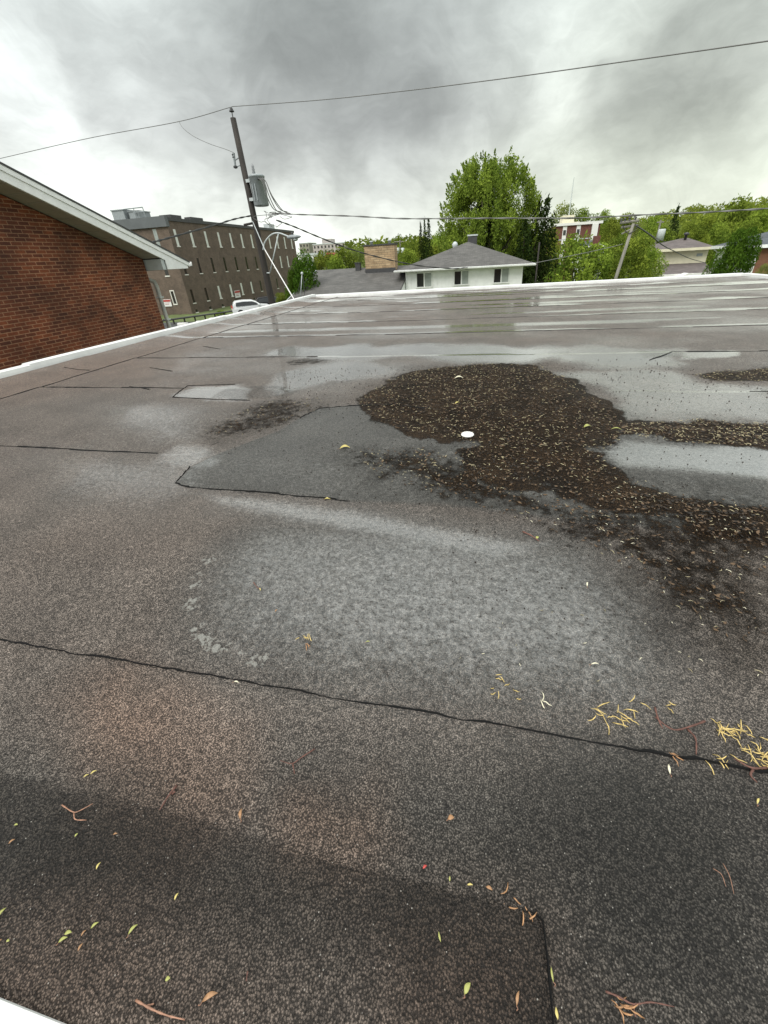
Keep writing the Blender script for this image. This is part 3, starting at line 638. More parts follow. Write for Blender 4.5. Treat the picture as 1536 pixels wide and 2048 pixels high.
def twig(pts_list, r, m_, label, name='twig', group=None):
    mb = MB()
    o0 = S(*pts_list[0][0])
    for pts in pts_list:
        P = []
        for k, p in enumerate(pts):
            x, y = S(*p); P.append((x - o0[0], y - o0[1], membrane_z(x, y) + r + .0015 + .004 * math.sin(k * 1.9) ** 2 * (len(pts) > 2)))
        P = spline(P, 4); n = len(P)
        mb.tube(P, [r * (1.15 - .6 * i / n) * (1 + .25 * math.sin(i * 2.3)) for i in range(n)], 6)
    o = mb.build(name, m_, None, True); o.location = (o0[0], o0[1], 0); return tag(o, label, 'twig', group)
twig([[(128, 1614), (152, 1630), (165, 1626), (190, 1612)], [(152, 1630), (157, 1645), (178, 1645)]], .0008, M['twig_pale'], 'pale forked twig like a small antler at the left')
twig([[(355, 1573), (340, 1596), (323, 1625)], [(345, 1590), (352, 1585)]], .0016, M['twig'], 'short dark twig stub pointing up right, above the dark strip')
twig([[(630, 1500), (606, 1518), (585, 1530), (562, 1524)], [(586, 1528), (590, 1550)]], .0010, M['twig'], 'thin dark forked twig in the middle of the near roof')
twig([[(276, 2003), (310, 2022), (340, 2034), (374, 2042)], [(298, 2014), (312, 2010)]], .0010, M['twig_pale'], 'red-brown stalk at the bottom left with small buds')
twig([[(1210, 1984), (1235, 1996), (1265, 2010), (1300, 2006), (1345, 2016)], [(1265, 2010), (1270, 2035)]], .0009, M['twig'], 'brown bent twig at the bottom right')
twig([[(1425, 1738), (1440, 1752), (1450, 1775)], [(1445, 1728), (1456, 1755), (1466, 1790)]], .0004, M['twig_pale'], 'two thin pale stalks crossing at the right')
twig([[(1410, 1442), (1380, 1455), (1345, 1460), (1310, 1435)], [(1310, 1415), (1315, 1440), (1325, 1458)], [(1375, 1458), (1390, 1480), (1392, 1510)]], .0016, M['twig'], 'dark forked twig among the catkins at the right')
twig([[(1536, 1535), (1500, 1540), (1468, 1518)], [(1505, 1540), (1498, 1555), (1512, 1568)]], .0017, M['twig'], 'twig lying on the near joint at the right edge')
twig([[(1045, 1065), (1062, 1075), (1078, 1085)]], .0022, M['twig'], 'short twig with the yellow-green leaf at its tip')
twig([[(507, 1165), (517, 1178)]], .0012, M['twig'], 'tiny twig above the yellow husk on the left side of the puddle')
twig([[(498, 1945), (495, 1965)]], .0008, M['twig'], 'tiny hair-like stalk on the dark sheet near the bottom')
def catkins(pxs, n, spread, label, L=(.016, .034), m_=None, group=None):
    cx, cy = S(*pxs[0]); mb = MB()
    if n <= 3: spread = .0012; pxs = pxs[:1]
    for k in range(n):
        bx, by = S(*pxs[k % len(pxs)]); x = bx - cx + random.gauss(0, spread); y = by - cy + random.gauss(0, spread * .8); a = random.gauss(-.4, .7); l = random.uniform(*L) * .8; cv = random.uniform(-.8, .8)
        P = [(x + math.cos(a + cv * u) * l * u, y + math.sin(a + cv * u) * l * u, .002 + .004 * random.random() + .003 * math.sin(3 * u + k)) for u in (0, .25, .5, .75, 1)]
        mb.tube(P, [.0003, .0008, .0009, .0008, .0003], 5)
    o = mb.build('catkin_clump', m_ or M['catkin'], None, True); o.location = (cx, cy, membrane_z(cx, cy)); return tag(o, label, 'catkins', group)
catkins([(1200, 1425), (1215, 1436)], 9, .008, 'loose yellow catkin clump left of the forked twig'); catkins([(1240, 1425)], 6, .007, 'small yellow catkin clump touching a red bud')
catkins([(1470, 1475), (1445, 1470), (1500, 1480), (1520, 1485)], 24, .013, 'largest heap of yellow catkins by the right edge'); catkins([(1430, 1445), (1432, 1455)], 8, .006, 'upright orange-yellow catkin bunch above the largest heap')
catkins([(1425, 1518)], 5, .007, 'small catkin clump close to the near joint'); catkins([(1515, 1525), (1530, 1520)], 14, .008, 'catkin heap at the right edge on the joint')
catkins([(1480, 1500)], 3, .007, 'few catkins below the largest heap'); catkins([(612, 1273)], 5, .007, 'pale yellow catkin clump in the puddle', (.012, .022)); catkins([(612, 1290)], 3, .004, 'brown catkin bit touching the yellow clump in the puddle', (.012, .02), LO)
catkins([(990, 1353), (1010, 1378), (1000, 1385)], 9, .010, 'scattered yellow catkins right of the puddle', (.010, .020)); catkins([(1082, 1402)], 3, .006, 'curled pale catkins right of the puddle', (.018, .026), M['seed_pale'])
catkins([(1285, 1420), (1340, 1425)], 6, .014, 'few green catkins above the forked twig', (.014, .022)); catkins([(1340, 1507)], 3, .006, 'brown and yellow catkins across the near joint', (.022, .03), LO)
catkins([(1232, 2005), (1240, 2012)], 7, .004, 'orange catkin husks on the bent twig at the bottom right', (.012, .022), LO); catkins([(1022, 1812), (1040, 1822)], 6, .006, 'green and brown husk clump at the corner of the dark sheet', (.012, .022), LO)
cx, cy = S(935, 872); mb = MB(); mb.lathe([(.001, 0), (.027, 0), (.029, .003), (.027, .007), (.021, .008), (.019, .005), (.001, .005)], (0, 0, 0), 28)
o = mb.build('plastic_lid', M['sign_white'], None, True); o.location = (cx, cy, membrane_z(cx, cy) + .001); tag(o, 'round white plastic lid lying at the near edge of the brown debris', 'lid')

# ------------------------------------------------------------------ brick house on the left
XW, XFs = -9.1, -8.58
SL = .372
def ztop(y): return .93 + SL * (11.64 - y)
hb = thing('brick_house', 'red brick house on the left with white rake trim under its sloping roof', 'house', (-12, 4, -4.4)); hbm = Matrix.Translation((12, -4, 4.4))
def ch(o, P=None):
    o.data.transform(hbm); return o
ridge_y = 3.6; zb = .70
mb = MB(); mb.prism([(10.5, -4.5), (10.5, 1.02), (ridge_y, 1.02 + SL * (10.5 - ridge_y)), (ridge_y - 7.0, 1.02), (ridge_y - 7.0, -4.5)], 'x', XW - 12, XW)
ch(mb.build('wall', M['house_brick'], hb))
mb = MB()   # shingled roof slab
pr_ = [(11.66, ztop(11.66) + .01), (ridge_y, ztop(ridge_y) + .01), (ridge_y - 8.06, ztop(11.66) + .01), (ridge_y - 8.06, ztop(11.66) - .03), (ridge_y, ztop(ridge_y) - .03), (11.66, ztop(11.66) - .03)]
mb.prism(pr_, 'x', XW - 12.5, XFs + .035); ch(mb.build('roof', M['dark_metal'], hb))
mb = MB(); mb.prism([(11.60, ztop(11.60) - .032), (ridge_y, ztop(ridge_y) - .032), (ridge_y, ztop(ridge_y) - .13), (11.60, ztop(11.60) - .13)], 'x', XFs, XFs + .025); ch(mb.build('rake_trim', M['white_trim'], hb))
mb = MB(); mb.prism([(11.56, ztop(11.56) - .134), (ridge_y, ztop(ridge_y) - .134), (ridge_y, ztop(ridge_y) - .30), (10.70, ztop(10.70) - .30), (10.70, .755), (11.56, .755)], 'x', XFs - .02, XFs + .006); ch(mb.build('fascia', M['white_trim'], hb))
mb = MB()   # sloping soffit in ribbed panels
for k in range(26):
    ya = 10.52 - k * .3; yb = ya - .285
    mb.prism([(ya, ztop(ya) - .31), (yb, ztop(yb) - .31), (yb, ztop(yb) - .30), (ya, ztop(ya) - .30)], 'x', XW - .02, XFs - .022)
ch(mb.build('soffit', M['soffit'], hb))
mb = MB(); mb.prism([(10.56, .755), (10.68, .755), (10.68, ztop(10.62) - .32), (10.56, ztop(10.56) - .32)], 'x', XW - .12, XFs - .024); ch(mb.build('eave_return', M['pale_metal'], hb))
mb = MB(); mb.box(XW - 12.4, XFs - .024, 10.70, 11.55, .75, .765); ch(mb.build('eave_soffit', M['soffit'], hb))
mb = MB(); mb.prism([(11.60, .80), (11.74, .82), (11.75, .92), (11.73, .92), (11.71, .835), (11.62, .82), (11.62, .92), (11.60, .92)], 'x', XW - 12.4, XFs + .03); ch(mb.build('gutter', M['white_metal'], hb))
mb = MB()
dsx = -9.19
mb.tube([(dsx - .16, 10.62, .74), (dsx - .13, 10.66, .56), (dsx - .03, 10.8, .47), (dsx, 10.8, .36), (dsx, 10.8, -1.6), (dsx, 10.8, -4.4)], .055, 10)
ch(mb.build('downspout', mat('downspout_paint', (.42, .43, .39), .5, .15, 5), hb, True))
mb = MB(); [mb.box(dsx - .07, dsx + .07, 10.72, 10.87, z, z + .035) for z in (-.55, .05)]; ch(mb.build('downspout_strap', M['pale_metal'], hb))

# ------------------------------------------------------------------ dark three-storey building
db = thing('office_block', 'long dark brown brick office block with rows of slit windows behind the left rooftop', 'building', (-48.8, 67, -4.4)); T_ = Matrix.Translation((48.8, -67, 4.4))
def dch(o): o.data.transform(T_); return o
FX, FY0, FY1 = -37.6, 49.0, 85.0
mb = MB(); mb.box(-60, FX, FY0, FY1, -4.6, 5.95); dch(mb.build('wall', M['brown_brick'], db))
mb = MB(); mb.box(-60.1, FX + .12, FY0 + .3, FY1 + .1, 5.955, 6.3); dch(mb.build('parapet', M['dark_metal'], db))
mb = MB(); mb.box(-50, FX + .10, FY0 - .25, FY0 + .297, 5.35, 6.42); dch(mb.build('parapet_cladding', mat('slate_panel', (.115, .125, .13), .5, .1, 1), db))
M['reveal'] = mat('reveal', (.70, .69, .62), .7, .05, 2); M['dark_pane'] = mat('dark_pane', (.022, .020, .018), .15, spec=.7); M['blind'] = mat('blind', (.66, .68, .62), .5, .1, 2)
def slit(y, z0, z1, style):
    wd = .42
    f = MB(); f.box(FX - .12, FX + .07, y - wd / 2 - .12, y + wd / 2 + .12, z0 - .12, z0)        # sill
    if style == 'framed': f.box(FX - .1, FX + .06, y - wd / 2 - .1, y - wd / 2, z0, z1); f.box(FX - .1, FX + .06, y + wd / 2, y + wd / 2 + .1, z0, z1); f.box(FX - .1, FX + .06, y - wd / 2 - .1, y + wd / 2 + .1, z1, z1 + .1)
    fo = dch(f.build('window', M['reveal'], db))
    p = MB(); p.box(FX - .05, FX + .012, y - wd / 2, y + wd / 2, z0 + .002, z1); fo2 = dch(p.build('pane', {'light': M['blind'], 'dark': M['dark_pane'], 'framed': M['dark_pane']}[style], fo))
ys_w = [50.0 + 3.04 * k for k in range(12)]
for k, y in enumerate(ys_w):
    slit(y, 3.35, 5.12, 'light'); slit(y, .22, 2.0, 'dark' if k not in (9, 10) else 'light'); slit(y, -3.15, -1.55, 'light' if k in (2, 3, 4, 5) else 'dark'); slit(y, -4.3, -3.95, 'dark')
def front_win(x, z0, z1, wd, m_, frame):
    f = MB(); f.box(x - wd / 2 - .1, x + wd / 2 + .1, FY0 - .08, FY0 + .05, z0 - .14, z0)
    if frame: f.box(x - wd / 2 - .1, x - wd / 2, FY0 - .06, FY0 + .05, z0, z1); f.box(x + wd / 2, x + wd / 2 + .1, FY0 - .06, FY0 + .05, z0, z1); f.box(x - wd / 2 - .1, x + wd / 2 + .1, FY0 - .06, FY0 + .05, z1, z1 + .12)
    fo = dch(f.build('window', M['reveal'], db)); p = MB(); p.box(x - wd / 2, x + wd / 2, FY0 - .012, FY0 + .05, z0 + .002, z1); dch(p.build('pane', m_, fo))
front_win(-39.55, 3.2, 5.22, .5, M['curtain'], False); front_win(-39.6, .2, 1.9, .5, M['dark_pane'], False); front_win(-39.65, -3.1, -1.6, .42, M['dark_pane'], True)
for (a, b, y0, z1) in ((-45.6, -43.9, 50, 7.5), (-43.6, -42.2, 50.4, 7.3)):
    mb = MB(); mb.box(a, b, y0, y0 + 2, 6.0, z1); mb.box(a - .08, b + .08, y0 - .08, y0 + 2.08, z1, z1 + .1); dch(mb.build('roof_unit', M['grey_metal'], db))
mb = MB()
for xx in (-44, -42.5, -41.2): mb.tube([(xx, 50.2, 6.1), (xx, 50.2, 7.6)], .05, 6)
mb.tube([(-44, 50.2, 7.6), (-41.2, 50.2, 7.62)], .06, 6); mb.tube([(-42.7, 50.2, 7.2), (-41.2, 50.2, 7.15)], .06, 6); dch(mb.build('roof_railing', M['grey_metal'], db))
mb = MB(); mb.box(-39.9, -38.3, 51, 53, 6.3, 6.75); mb.box(-39, -38, 54.5, 57, 6.3, 6.7); dch(mb.build('roof_hatch', M['dark_metal'], db))
mb = MB(); mb.box(-38.8, -37.75, 75.5, 77.5, 6.3, 7.0); dch(mb.build('roof_vent', M['pale_metal'], db))
# signs fixed near the wall
for nm, x, y, z, wd, hg, lb in (('wall_sign', -37.46, 48.6, 0, 0, 0, ''),) [:0]: pass
def sign(x, y, z, wd, hg, lb, rz):
    t_ = thing('parking_sign', lb, 'sign', (x, y, z), rz)
    mb = MB(); mb.box(-wd / 2, wd / 2, -.02, .02, -hg / 2, hg / 2); mb.build('panel', M['sign_white'], t_)
    mb = MB(); mb.box(-wd / 2 + .03, wd / 2 - .03, -.032, -.021, hg * .16, hg * .44); mb.build('red_band', M['red_paint'], t_)
    mb = MB(); mb.box(-wd * .35, wd * .3, -.03, -.021, -.02, .02); mb.box(-wd * .35, wd * .2, -.03, -.021, -hg * .22, -hg * .16); mb.build('lettering', mat('sign_ink', (.3, .1, .1), .6), t_)
p = gy(334, 606, 48.85); sign(p[0], 48.93, p[2], 1.15, .85, 'red and white parking sign low on the office wall beside the downspout', 0)
p = gx(475, 588, -37.5); sign(-37.5, p[1], p[2], 1.5, 1.0, 'red and white parking sign between slit windows above the white car', math.pi / 2)
# kerb rail, parking blocks, grass at the foot of the office
mb = MB(); a = gz(300, 645, -3.9); b = gz(466, 622, -3.9)
rl = thing('guard_rail', 'low dark guard rail along the grass in front of the office block', 'railing', tuple(a))
a3 = np.zeros(3); b3 = b - a
mb = MB(); mb.tube([a3, b3], .09, 8); mb.build('rail', M['dark_metal'], rl)
for k in range(9):
    q = b3 * k / 8; mb = MB(); mb.box(q[0] - .06, q[0] + .06, q[1] - .06, q[1] + .06, -.5, -.02); mb.build('post', M['wood_pole'], rl)
for k, ((px, py), wd, lb) in enumerate((((365, 646), 1.2, 'widest white concrete block on the grass, nearest the downspout'), ((399, 642), .8, 'white concrete block second from the downspout'), ((424, 636), .6, 'small white block third from the downspout'), ((449, 631), .6, 'small white block closest to the parked white car'))):
    p = gz(px, py, -4.15); mb = MB(); mb.prism([(-wd / 2, 0), (wd / 2, 0), (wd / 2 - .06, .26), (-wd / 2 + .06, .26)], 'y', -.16, .16)
    o = mb.build('parking_block', M['sign_white'], None, bevel=.02); o.location = (p[0], p[1], -4.39); tag(o, lb, 'concrete block')
# cars
def car(x, y, rz, body_m, label, suv=True):
    c = thing('parked_car', label, 'car', (x, y, -4.39), rz); L2 = 2.25
    prof = [(-2.25, .38), (-2.28, .75), (-2.15, 1.0), (-1.95, 1.45), (-1.75, 1.60), (-.9, 1.66), (.1, 1.60), (.55, 1.42), (1.0, 1.08), (1.9, .95), (2.2, .80), (2.27, .45), (2.2, .30), (-2.15, .30)]
    V = []; F = []; ny = 5; n = len(prof)
    for s_ in (-.90, -.86, 0, .86, .90):
        for (px, pz) in prof:
            top = smooth01(np.array(pz), 1.0, 1.6); inset = .16 * float(top); e = 0 if abs(s_) < .88 else .04
            V.append((px * (1 - .01 * (e > 0)), (abs(s_) - inset) * np.sign(s_) if s_ else 0, pz - (e * (pz > 1.3)) * .6 + (.02 if s_ == 0 and pz > 1.3 else 0)))
    for k in range(ny - 1):
        for i in range(n): F.append((k * n + i, (k + 1) * n + i, (k + 1) * n + (i + 1) % n, k * n + (i + 1) % n))
    F += [tuple(range(n)), tuple(range(5 * n - 1, 4 * n - 1, -1))]
    mb = MB(); mb.add(V, F); mb.build('body', body_m, c, bevel=.03)
    for s_ in (-1, 1):
        mb = MB(); V = [(px, s_ * (.925 - .13 * float(smooth01(np.array(pz), 1.0, 1.6))), pz) for px, pz in ((-1.85, 1.08), (-1.72, 1.45), (-.9, 1.52), (.05, 1.48), (.45, 1.34), (.8, 1.08))]
        W_ = [(a_, b_ + s_ * .012, c_) for a_, b_, c_ in V]; n6 = len(V)
        mb.add(V + W_, [tuple(range(n6)), tuple(range(2 * n6 - 1, n6 - 1, -1))] + [(i, i + n6, (i + 1) % n6 + n6, (i + 1) % n6) for i in range(n6)]); mb.build('side_window', M['car_glass'], c)
    mb = MB(); mb.add([(.60, -.66, 1.43), (.60, .66, 1.43), (1.04, .74, 1.10), (1.04, -.74, 1.10), (.57, -.66, 1.40), (.57, .66, 1.40), (1.0, .74, 1.06), (1.0, -.74, 1.06)], [(0, 1, 2, 3), (7, 6, 5, 4), (0, 3, 7, 4), (1, 5, 6, 2), (0, 4, 5, 1), (3, 2, 6, 7)]); mb.build('windscreen', M['car_glass'], c)
    for sx_ in (-1.42, 1.42):
        for s_ in (-1, 1):
            mb = MB(); k = 18
            mb.tube([(sx_, s_ * .72, .35), (sx_, s_ * .92, .35)], .35, k); wo_ = mb.build('wheel', M['tyre'], c)
            mb = MB(); mb.tube([(sx_, s_ * .9, .35), (sx_, s_ * .935, .35)], .21, 12); mb.build('rim', M['rim'], wo_)
    mb = MB(); mb.add([(-2.06, -.66, 1.05), (-2.06, .66, 1.05), (-1.86, .60, 1.46), (-1.86, -.60, 1.46), (-2.13, -.66, 1.05), (-2.13, .66, 1.05), (-1.93, .60, 1.47), (-1.93, -.60, 1.47)], [(0, 1, 2, 3), (7, 6, 5, 4), (0, 3, 7, 4), (1, 5, 6, 2), (0, 4, 5, 1), (3, 2, 6, 7)]); mb.build('rear_window', M['car_glass'], c)
    for s_ in (-1, 1):
        mb = MB(); mb.box(2.12, 2.26, s_ * .7 - .16, s_ * .7 + .16, .68, .82); mb.build('headlight', M['pale_metal'], c)
        mb = MB(); mb.box(-2.29, -2.18, s_ * .76 - .1, s_ * .76 + .1, .8, 1.1); mb.build('tail_light', M['red_paint'], c)
    mb = MB()
    for s_ in (-1, 1): mb.box(.65, .85, s_ * 1.0 - .09, s_ * 1.0 + .09, 1.0, 1.14)
    mb.build('mirror', body_m, c); return c
car(-27.3, 46.4, .62, M['car_white'], 'white hatchback parked in the lot below the office block')
car(-26.6, 50.4, .62, M['car_black'], 'black car parked behind the white one near the utility pole')
p = gz(467, 631, -4.1); mb = MB(); mb.box(-.8, .8, -.2, .2, 0, .45); o = thing('low_barrier', 'black barrier with a white stripe behind the white car', 'barrier', (p[0], p[1], -4.39), 1.0)
mb.build('base', M['car_black'], o); mb = MB(); mb.box(-.7, .7, -.215, -.203, .22, .36); mb.build('white_stripe', M['sign_white'], o)

# ------------------------------------------------------------------ utility pole with transformer
PY = 20.0
top = gy(466, 236, PY); bot = gy(545, 610, PY); dv = (bot - top) / (top[2] - bot[2]); base = top + dv * (top[2] + 4.4)
def pol(z): return top + dv * (top[2] - z)
up_ = thing('utility_pole', 'dark leaning utility pole with a grey can transformer and a curved lamp arm', 'pole', tuple(base)); base = np.array(base)
def rel(p): return tuple(np.array(p, float) - base)
mb = MB(); mb.tube([rel(pol(z)) for z in (-4.45, -1, 2, top[2])], [.19, .165, .14, .115], 14); mb.build('pole', M['wood_pole'], up_, True)
mb = MB(); q = pol(top[2]); mb.tube([rel(q), rel(q + (0, 0, .18))], .02, 8)
mb2 = MB(); c_ = rel(q + (0, 0, .18)); mb2.lathe([(.03, 0), (.10, .02), (.10, .05), (.05, .07), (.075, .10), (.03, .15)], c_, 14)
mb.build('insulator_pin', M['dark_metal'], up_); mb2.build('insulator', M['dark_metal'], up_, True)
TP = q + np.array((0, 0, .33))
# transformer tank
tcn = gy(518, 381, PY - .1); tb = rel(tcn)
mb = MB(); mb.lathe([(.01, -.58), (.30, -.58), (.325, -.55), (.325, .46), (.345, .47), (.345, .52), (.30, .56), (.01, .58)], tb, 28); tk = mb.build('transformer_tank', M['grey_metal'], up_, True)
mb = MB()
for a in (-1.9, -1.5): mb.box(tb[0] + .33 * math.cos(a) - .02, tb[0] + .33 * math.cos(a) + .02, tb[1] + .33 * math.sin(a) - .03, tb[1] + .33 * math.sin(a) + .03, tb[2] - .4, tb[2] + .2)
mb.build('cooling_rib', M['grey_metal'], tk)
mb = MB(); mb.lathe([(.045, .50), (.075, .56), (.05, .62), (.075, .66), (.05, .72), (.07, .76), (.045, .82), (.06, .86), (.02, .98)], (tb[0] - .12, tb[1] + .05, tb[2]), 12); mb.build('bushing', M['porcelain'], tk, True)
for zz in (-.36, .32): mb = MB(); mb.box(tb[0] - .52, tb[0] - .30, tb[1] - .07, tb[1] + .13, tb[2] + zz, tb[2] + zz + .12); mb.build('bracket', M['pale_metal'], tk)
mb = MB()
for k in range(3): mb.tube([(tb[0] + .20 + .09 * k, tb[1] - .26, tb[2] + .36), (tb[0] + .26 + .09 * k, tb[1] - .36, tb[2] + .38)], .032, 8)
mb.build('terminal', M['dark_metal'], tk)
JX = gy(555, 428, PY)
mb = MB()
for k in range(4):
    s0 = (tb[0] + .27 + .08 * min(k, 2), tb[1] - .37, tb[2] + .37); e0 = np.array(rel(gy(548 + 6 * k, 424 + 3 * (k % 2), PY - .2)))
    mb.tube(spline([s0, (s0[0] + .16, s0[1], s0[2] - .15), (s0[0] + .24 + .03 * k, s0[1], s0[2] - .65), tuple(e0 + (.0, 0, .12)), tuple(e0 + (.35, 0, -.02))], 6), .020, 6)
for k in range(9):
    a_, b_ = random.uniform(528, 560), random.uniform(425, 450); P = [rel(gy(a_, b_, PY - .2))]
    for j in range(3): a_ += random.uniform(-16, 16); b_ += random.uniform(-14, 14); b_ = min(max(b_, 422), 455); P.append(rel(gy(a_, b_, PY - .25)))
    P.append(rel(gy(560, 428, PY - .2))) if k % 3 == 0 else None; mb.tube(spline(P, 6), .011, 5)
mb.build('wire_loops', M['grey_cable'], up_)
# cutout switch on the left of the pole
cu = gy(470, 308, PY); mb = MB(); mb.tube([rel(gy(467, 306, PY)), rel(gy(471, 336, PY))], [.055, .045], 8); mb.tube([rel(gy(471, 320, PY)), rel(gy(481, 313, PY))], .025, 6); mb.tube([rel(gy(474, 333, PY)), rel(gy(482, 330, PY))], .02, 6)
cs = mb.build('cutout_switch', M['grey_metal'], up_)
mb = MB(); mb.lathe([(.03, -.08), (.07, -.05), (.04, 0), (.07, .05), (.03, .08)], rel(gy(467, 312, PY)), 10); mb.lathe([(.02, -.06), (.09, -.03), (.09, .03), (.02, .06)], rel(gy(471, 334, PY)), 10); mb.build('insulator', M['dark_metal'], cs)
# street lamp on curved arm
mb = MB(); mb.tube(spline([rel(gy(x, y, PY - .2)) for x, y in ((526, 500), (530, 484), (542, 470), (556, 466), (572, 471), (579, 474))], 6), .032, 8); mb.tube([rel(gy(557, 467, PY - .2)), rel(gy(540, 546, PY - .2))], .028, 8); mb.tube([rel(gy(540, 546, PY - .2)), rel(gy(534, 546, PY - .1))], .03, 6)
la = mb.build('lamp_arm', M['pale_metal'], up_, True)
hp = rel(gy(587, 474, PY - .2)); mb = MB(); V = []
for sx_, hh, dd_ in ((-.30, .05, .06), (-.18, .09, .12), (.1, .10, .15), (.28, .06, .13), (.36, .01, .06)):
    for a in range(10): an = 2 * math.pi * a / 10; V.append((hp[0] + sx_, hp[1] + math.cos(an) * dd_, hp[2] + math.sin(an) * hh * (1 if math.sin(an) > 0 else .9)))
mb.add(V, [(i * 10 + j, i * 10 + (j + 1) % 10, (i + 1) * 10 + (j + 1) % 10, (i + 1) * 10 + j) for i in range(4) for j in range(10)] + [tuple(range(9, -1, -1)), tuple(range(40, 50))])
lh = mb.build('lamp_head', M['grey_metal'], up_, True); mb = MB(); mb.lathe([(.02, 0), (.045, .02), (.045, .09), (.02, .12)], (hp[0] - .05, hp[1], hp[2] + .08), 10); mb.build('photocell', M['dark_metal'], lh)
mb = MB(); mb.lathe([(.02, -.09), (.10, -.06), (.12, 0)], (hp[0] + .08, hp[1], hp[2] - .08), 12); mb.build('lens', M['curtain'], lh, True)
mb = MB(); mb.tube([rel(gy(488, 450, PY - .1)), rel(gy(512, 445, PY))], .05, 6); mb.build('crossarm_stub', M['wood_pole'], up_)
# guy wire with pale guard
gpt = [gy(505, 442, PY - .15), gy(530, 500, PY - .8), gy(590, 602, PY - 2.5)]
gw = thing('guy_wire', 'pale guarded guy wire slanting down right from the utility pole', 'wire', tuple(gpt[0])); r0 = gpt[0]
mb = MB(); mb.tube([(0, 0, 0), gpt[1] - r0], .022, 6); mb.build('strand', M['pale_metal'], gw)
mb = MB(); e_ = gpt[2] - r0; f_ = gpt[1] - r0; e2 = e_ + (e_ - f_) * .9; mb.tube([f_, e2], .024, 8); mb.build('guard', M['sign_white'], gw)
def cable(pts, r, m_, label, cat='cable', sag=0, twist=False):
    P = [gy(x, y, Y) for x, y, Y in pts]; o0 = P[0].copy(); Q = spline([p - o0 for p in P], 14)
    mb = MB(); mb.tube(Q, r, 6)
    if twist:
        for ph in (0, math.pi):
            mb.tube([q + np.array((0, math.cos(i * .55 + ph), math.sin(i * .55 + ph))) * r * 1.1 for i, q in enumerate(Q)], r * .7, 5)
    o = mb.build('overhead_cable', m_, None, True); o.location = [float(v) for v in o0]; return tag(o, label, cat)
cable([(-600, 460, 24), (-90, 338, 22), (0, 317, 21.6), (180, 276, 21), (358, 243, 20.4), (466, 213, 20)], .013, M['grey_cable'], 'thin overhead line from the pole top down to the left edge of the sky')
cable([(466, 213, 20), (640, 200, 18.8), (800, 183, 17.6), (1000, 158, 16), (1250, 123, 14), (1536, 82, 12), (1640, 66, 11.4), (2300, -45, 8.6)], .012, M['grey_cable'], 'long thin overhead line rising from the pole top to the upper right')
cable([(358, 243, 20.4), (366, 256, 20.3), (388, 273, 20.2), (420, 288, 20.1), (450, 298, 20), (467, 305, 20)], .010, M['grey_cable'], 'short tap wire drooping from the top line to the fuse switch')
cable([(540, 426, 19.8), (600, 429, 19.6), (700, 432, 19.2), (800, 437, 18.8), (900, 437, 18.4), (1000, 436.5, 18), (1150, 436, 17.4), (1300, 429, 16.8), (1420, 424, 16.4), (1536, 417, 16), (1640, 410, 15.6), (2300, 360, 13.5)], .017, M['grey_cable'], 'thick twisted service cable crossing the whole skyline to the right', twist=True)
cable([(552, 440, 19.8), (590, 454, 20.2), (640, 475, 21), (700, 498, 22.5), (760, 515, 24.5), (830, 530, 27), (900, 537, 28.8), (935, 535, 29.3)], .022, M['cable'], 'service cable sagging from the pole to the eave of the white house', twist=True)
cable([(505, 431, 20), (470, 438, 18.5), (430, 450, 17), (380, 464, 15.2), (330, 478, 13.4), (300, 486, 12.4)], .020, M['cable'], 'dark service cable from the pole down to the brick house', twist=True)

# ------------------------------------------------------------------ white hip-roof house
wh = thing('white_house', 'white sided house with a grey hip roof beyond the roof edge', 'house', (-1.5, 34, -4.4)); wt = Matrix.Translation((1.5, -34, 4.4))
def wch(o): o.data.transform(wt); return o
WX0, WX1 = -5.48, 2.33; ZE = -.10
mb = MB(); mb.box(WX0, WX1, 30.0, 38.2, -4.5, -.21)
x = WX0 + .1
while x < WX1: mb.box(x, x + .035, 29.972, 30.0, -4.4, -.22); x += .26
wch(mb.build('wall', M['siding'], wh))
EX0, EX1, EY0, EY1 = -6.12, 3.0, 29.45, 38.8
ap = gy(935, 484, 34.0)
mb = MB(); A = (float(ap[0]), 34.0, float(ap[2])); A2 = (A[0] + .1, 34.6, A[2])
V = [(EX0, EY0, ZE), (EX1, EY0, ZE), (EX1, EY1, ZE), (EX0, EY1, ZE), A, A2]; mb.add(V, [(0, 1, 4), (1, 2, 5, 4), (2, 3, 5), (3, 0, 4, 5), (3, 2, 1, 0)]); rf = wch(mb.build('roof', M['shingle_grey'], wh))
mb = MB(); mb.box(EX0, EX1, EY0 - .03, EY0 - .002, ZE - .12, ZE + .015); mb.box(EX1 + .002, EX1 + .03, EY0, EY1, ZE - .12, ZE + .015); mb.box(EX0 - .03, EX0 - .002, EY0, EY1, ZE - .12, ZE + .015); wch(mb.build('fascia', M['white_trim'], wh))
mb = MB(); mb.box(EX0, EX1, EY0, 29.97, ZE - .12, ZE - .11); wch(mb.build('soffit', M['pale_metal'], wh))
mb = MB(); mb.prism([(EY0 - .14, ZE - .08), (EY0 - .04, ZE - .09), (EY0 - .032, ZE), (EY0 - .15, ZE)], 'x', EX0 - .05, EX1 + .05); wch(mb.build('gutter', M['white_metal'], wh))
